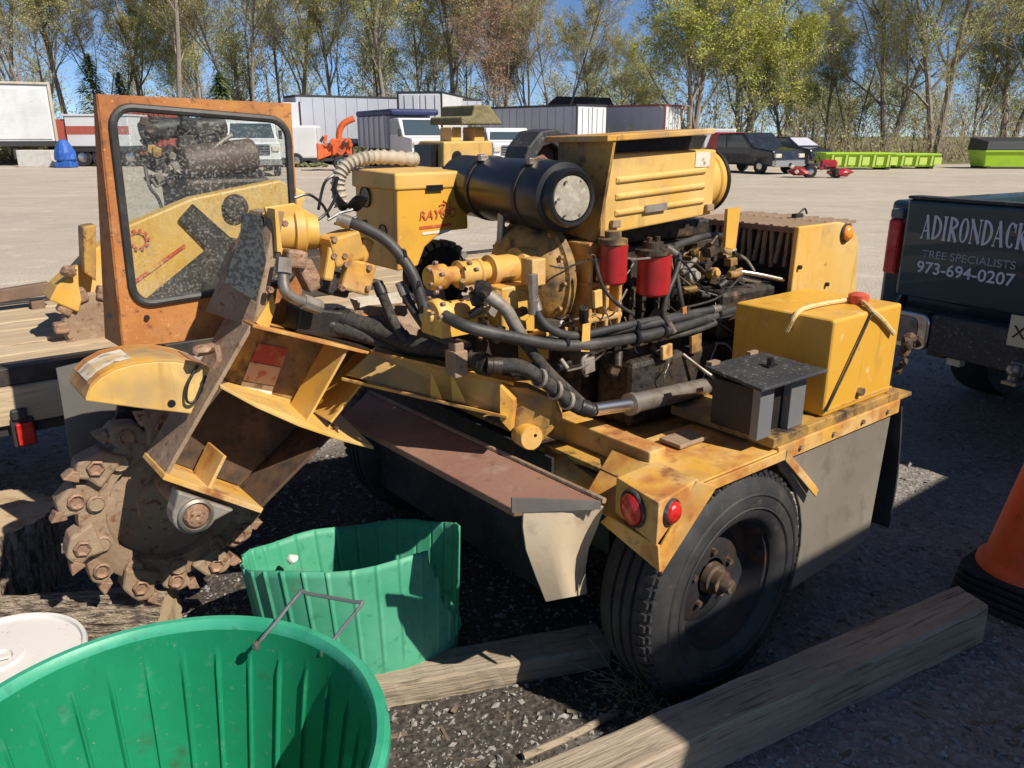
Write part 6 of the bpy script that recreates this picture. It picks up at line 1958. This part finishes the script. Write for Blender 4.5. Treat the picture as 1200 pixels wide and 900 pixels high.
def conifer(seed, H_, rad):
    rt = random.Random(seed)
    wood, leaf = MB(), MB()
    wood.ring_path([V((0, 0, 0)), V((.05, 0, H_ * .5)), V((0, 0, H_))], [.16, .10, .01], 8)
    for i in range(2600):
        t = rt.random() ** .8
        z = .4 + (H_ - .4) * t
        a = rt.uniform(0, 6.28)
        lob = .68 + .32 * math.sin(a * 3 + z * 1.7 + seed) * math.sin(z * 2.9 + a)
        rr_ = rad * (1 - t) ** .5 * lob * (rt.random() ** .4)
        c = V((rr_ * math.cos(a), rr_ * math.sin(a), z - rr_ * .25))
        d = V((math.cos(a), math.sin(a), rt.uniform(-.5, .15))).normalized()
        s_ = rt.uniform(.14, .34)
        w = d.cross(V((0, 0, 1))).normalized() * s_ * .35
        leaf.add([c - d * s_ - w, c + d * s_, c - d * s_ * .6 + w], [(0, 1, 2)])
    return wood.mesh('trunk', K['tree_bark'], False), leaf.mesh('crown', K['needle'], False)

T = {}
T['bare1'] = tree_meshes(1, 17, .20, .24, .62, 4, 18000, .046, 'leaf_bud')
T['bare2'] = tree_meshes(2, 16, .15, .26, .55, 4, 17000, .046, 'leaf_tan', fork=2)
T['bud1'] = tree_meshes(3, 15, .19, .22, .60, 4, 21000, .050, 'leaf_bud')
T['bud2'] = tree_meshes(4, 14, .17, .20, .70, 4, 20000, .050, 'leaf_spring', fork=2)
T['red'] = tree_meshes(5, 12, .14, .18, .62, 4, 8000, .046, 'leaf_red', sliver=4000)
T['leafy'] = tree_meshes(6, 13, .26, .14, .78, 4, 24000, .066, 'leaf_green', fork=2, sliver=6000)
T['open'] = tree_meshes(7, 17, .30, .20, .80, 4, 20000, .050, 'leaf_spring', fork=2)
T['pine1'] = conifer(8, 7.0, 2.6)
T['pine2'] = conifer(9, 5.4, 2.2)

TREES = [
 # column, depth, scale, rotation, kind, label
 (14, 58, 1.0, .3, 'bare1', 'bare brown tree at the far left, above the pale box trailer'),
 (48, 56, .95, 1.4, 'bare2', 'thin forked bare tree right of the leftmost tree'),
 (88, 60, 1.05, 2.2, 'bare1', 'tall bare trunk between the box trailer and the guard panel'),
 (132, 62, 1.0, .9, 'bare2', 'bare tree rising directly above the left corner of the guard panel'),
 (172, 64, .95, 4.1, 'bud1', 'olive budding tree behind the dark evergreens'),
 (208, 54, 1.05, 5.3, 'bare1', 'dark heavy trunk with spreading limbs above the guard window'),
 (247, 63, .95, 2.6, 'bud2', 'hazy budding tree right of the dark heavy trunk'),
 (298, 55, 1.1, 3.3, 'bare2', 'pair of grey trunks above the right corner of the guard panel'),
 (352, 61, .95, .2, 'bare1', 'brown twiggy tree above the small cargo trailer'),
 (395, 62, 1.0, 2.9, 'bud1', 'olive budding tree above the orange chipper'),
 (459, 58, 1.05, 1.9, 'bare1', 'dark straight trunk above the dump truck cab'),
 (497, 63, 1.0, .6, 'bud2', 'greenish budding tree right of the dark straight trunk'),
 (532, 60, 1.1, 3.9, 'bud1', 'tall yellow olive tree over the yellow control station'),
 (572, 57, 1.05, 1.2, 'red', 'reddish budding maple left of the open sky gap'),
 (592, 63, .95, 5.0, 'red', 'smaller reddish tree just behind the budding maple'),
 (622, 66, .95, 2.4, 'bud2', 'pale budding tree at the left of the sky gap'),
 (648, 59, .85, .4, 'bare2', 'leaning bare tree in the sky gap above the black intake hood'),
 (690, 66, .66, 3.5, 'bud1', 'sparse budding tree above the white trailer doors'),
 (742, 64, .62, 4.4, 'bud2', 'thin green tree at the left flank of the big leafy tree'),
 (806, 52, 1.02, .9, 'leafy', 'big leafy yellow green tree standing over the engine hood'),
 (868, 54, 1.0, 2.8, 'leafy', 'second big leafy tree, right half of the bright green mass'),
 (918, 58, .66, 5.4, 'leafy', 'lower leafy tree above the dark SUV'),
 (968, 64, .60, 1.3, 'bud1', 'short budding tree below the clear sky patch at right'),
 (1000, 62, .66, 3.0, 'bare2', 'bare leaning tree behind the lime dumpster row'),
 (1040, 58, .92, .1, 'open', 'open spreading tree over the lime dumpster row'),
 (1098, 54, 1.0, 2.1, 'open', 'largest spreading tree at right with pale green crown'),
 (1142, 60, .70, 4.0, 'bud2', 'budding tree between the two rightmost trees'),
 (1178, 57, 1.0, 5.6, 'open', 'spreading tree at the right edge above the pickup'),
 (1225, 56, 1.0, 1.0, 'bud1', 'budding tree cut by the right edge of the picture'),
 (-25, 57, 1.0, 2.0, 'bud2', 'budding tree cut by the left edge of the picture'),
 (118, 56, .95, .5, 'pine1', 'taller dark evergreen left of the guard panel top'),
 (150, 57, .80, 2.5, 'pine1', 'dark evergreen just behind the guard panel top edge'),
 (265, 54, 1.0, 4.5, 'pine2', 'small dark evergreen above the middle of the guard panel'),
 (30, 56, .9, 1.5, 'pine2', 'small evergreen above the pale box trailer roof'),
]
for u_, Y, sc, rz, kind, lab in TREES:
    c = at(u_, 170, Y)
    o = empty('evergreen_tree' if kind.startswith('pine') else 'tree', (c.x, Y, 0), rz, lab, 'tree', 'trees along the back of the lot')
    o.scale = (sc, sc, sc)
    tr_, cr_ = T[kind]
    inst('trunk', tr_, o)
    inst('crown', cr_, o)

# deeper wood behind, one hazy mass of stems and twigs
rt = random.Random(77)
fw, fl_ = MB(), MB()
for k in range(190):
    Y = rt.uniform(66, 88)
    X_ = rt.uniform(-1.15, 1.35) * Y
    u_ = 600 + FPX * X_ / (Y * CP + .4)
    H_ = rt.uniform(9, 15)
    if 600 < u_ < 780:
        H_ *= .45
    if 930 < u_ < 1230:
        H_ *= .42
    p = V((X_, Y, 0))
    pts = [p, p + V((rt.uniform(-.4, .4), 0, H_ * .5)), p + V((rt.uniform(-.9, .9), 0, H_))]
    r_ = rt.uniform(.07, .17)
    fw.ring_path(pts, [r_, r_ * .6, .01], 5, cap=False)
    for i in range(34):
        t = rt.uniform(.2, 1)
        q = pts[0].lerp(pts[2], t)
        d = V((rt.uniform(-1, 1), rt.uniform(-1, 1), rt.uniform(.2, 1.2))).normalized()
        L_ = rt.uniform(1.0, 3.6) * (1.2 - .6 * t)
        e = q + d * L_
        fw.ring_path([q, q + d * L_ * .5 + V((0, 0, .1)), e], [.035, .022, .008], 3, cap=False)
        for j in range(5):
            s0 = q.lerp(e, rt.uniform(.3, 1))
            d2 = (d + V((rt.uniform(-1, 1), rt.uniform(-1, 1), rt.uniform(-.3, .8)))).normalized()
            fw.ring_path([s0, s0 + d2 * rt.uniform(.4, 1.3)], [.014, .006], 3, cap=False)
            for l_ in range(9):
                c = s0 + d2 * rt.uniform(0, 1.3) + V((rt.gauss(0, .2), rt.gauss(0, .2), rt.gauss(0, .2)))
                s_ = rt.uniform(.035, .075)
                a = V((rt.uniform(-1, 1), rt.uniform(-1, 1), rt.uniform(-1, 1))).normalized() * s_
                b = a.cross(V((rt.uniform(-1, 1), rt.uniform(-1, 1), rt.uniform(-1, 1)))).normalized() * s_
                fl_.add([c - a, c + b, c + a, c - b], [(0, 1, 2, 3)])
for q, nm, k, lab in ((fw, 'far_wood', 'tree_bark', 'dense far wood of thin bare stems behind the tree line'), (fl_, 'far_foliage', 'leaf_far', 'hazy olive spring foliage of the far wood')):
    o = q.build(nm, K[k], fix=False)
    o['kind'] = 'stuff'
    tag(o, lab, 'wood')

# brush along the foot of the trees
bw, bl_ = MB(), MB()
for k in range(7600):
    u_ = rt.uniform(-350, 1700)
    Y = rt.uniform(50, 60)
    right = u_ > 900
    H_ = (.3 + 3.4 * rt.random() ** 1.8) * (.55 + .75 * abs(math.sin(u_ * .021) * math.sin(u_ * .0083 + 1))) * (1.5 if right else 1.2)
    p = at(u_, 190, Y)
    p.z = 0
    d = V((rt.uniform(-.5, .5), rt.uniform(-.4, .4), 1)).normalized()
    e = p + d * H_ + V((rt.uniform(-.3, .3), 0, 0))
    bw.ring_path([p, p + d * H_ * .5, e], [.016, .012, .006], 3, cap=False)
    for l_ in range(3 if right else 6):
        c = p.lerp(e, rt.uniform(.25, 1)) + V((rt.gauss(0, .15), rt.gauss(0, .15), rt.gauss(0, .12)))
        s_ = rt.uniform(.04, .10)
        a = V((rt.uniform(-1, 1), rt.uniform(-1, 1), rt.uniform(-1, 1))).normalized() * s_
        b = a.cross(V((rt.uniform(-1, 1), rt.uniform(-1, 1), rt.uniform(-1, 1)))).normalized() * s_
        bl_.add([c - a, c + b, c + a, c - b], [(0, 1, 2, 3)])
for q, nm, k, lab in ((bw, 'brush_stems', 'leaf_brown', 'brown brush stems along the foot of the trees'), (bl_, 'brush_leaves', 'leaf_spring', 'small olive leaves of the brush below the trees')):
    o = q.build(nm, K[k], fix=False)
    o['kind'] = 'stuff'
    tag(o, lab, 'brush')
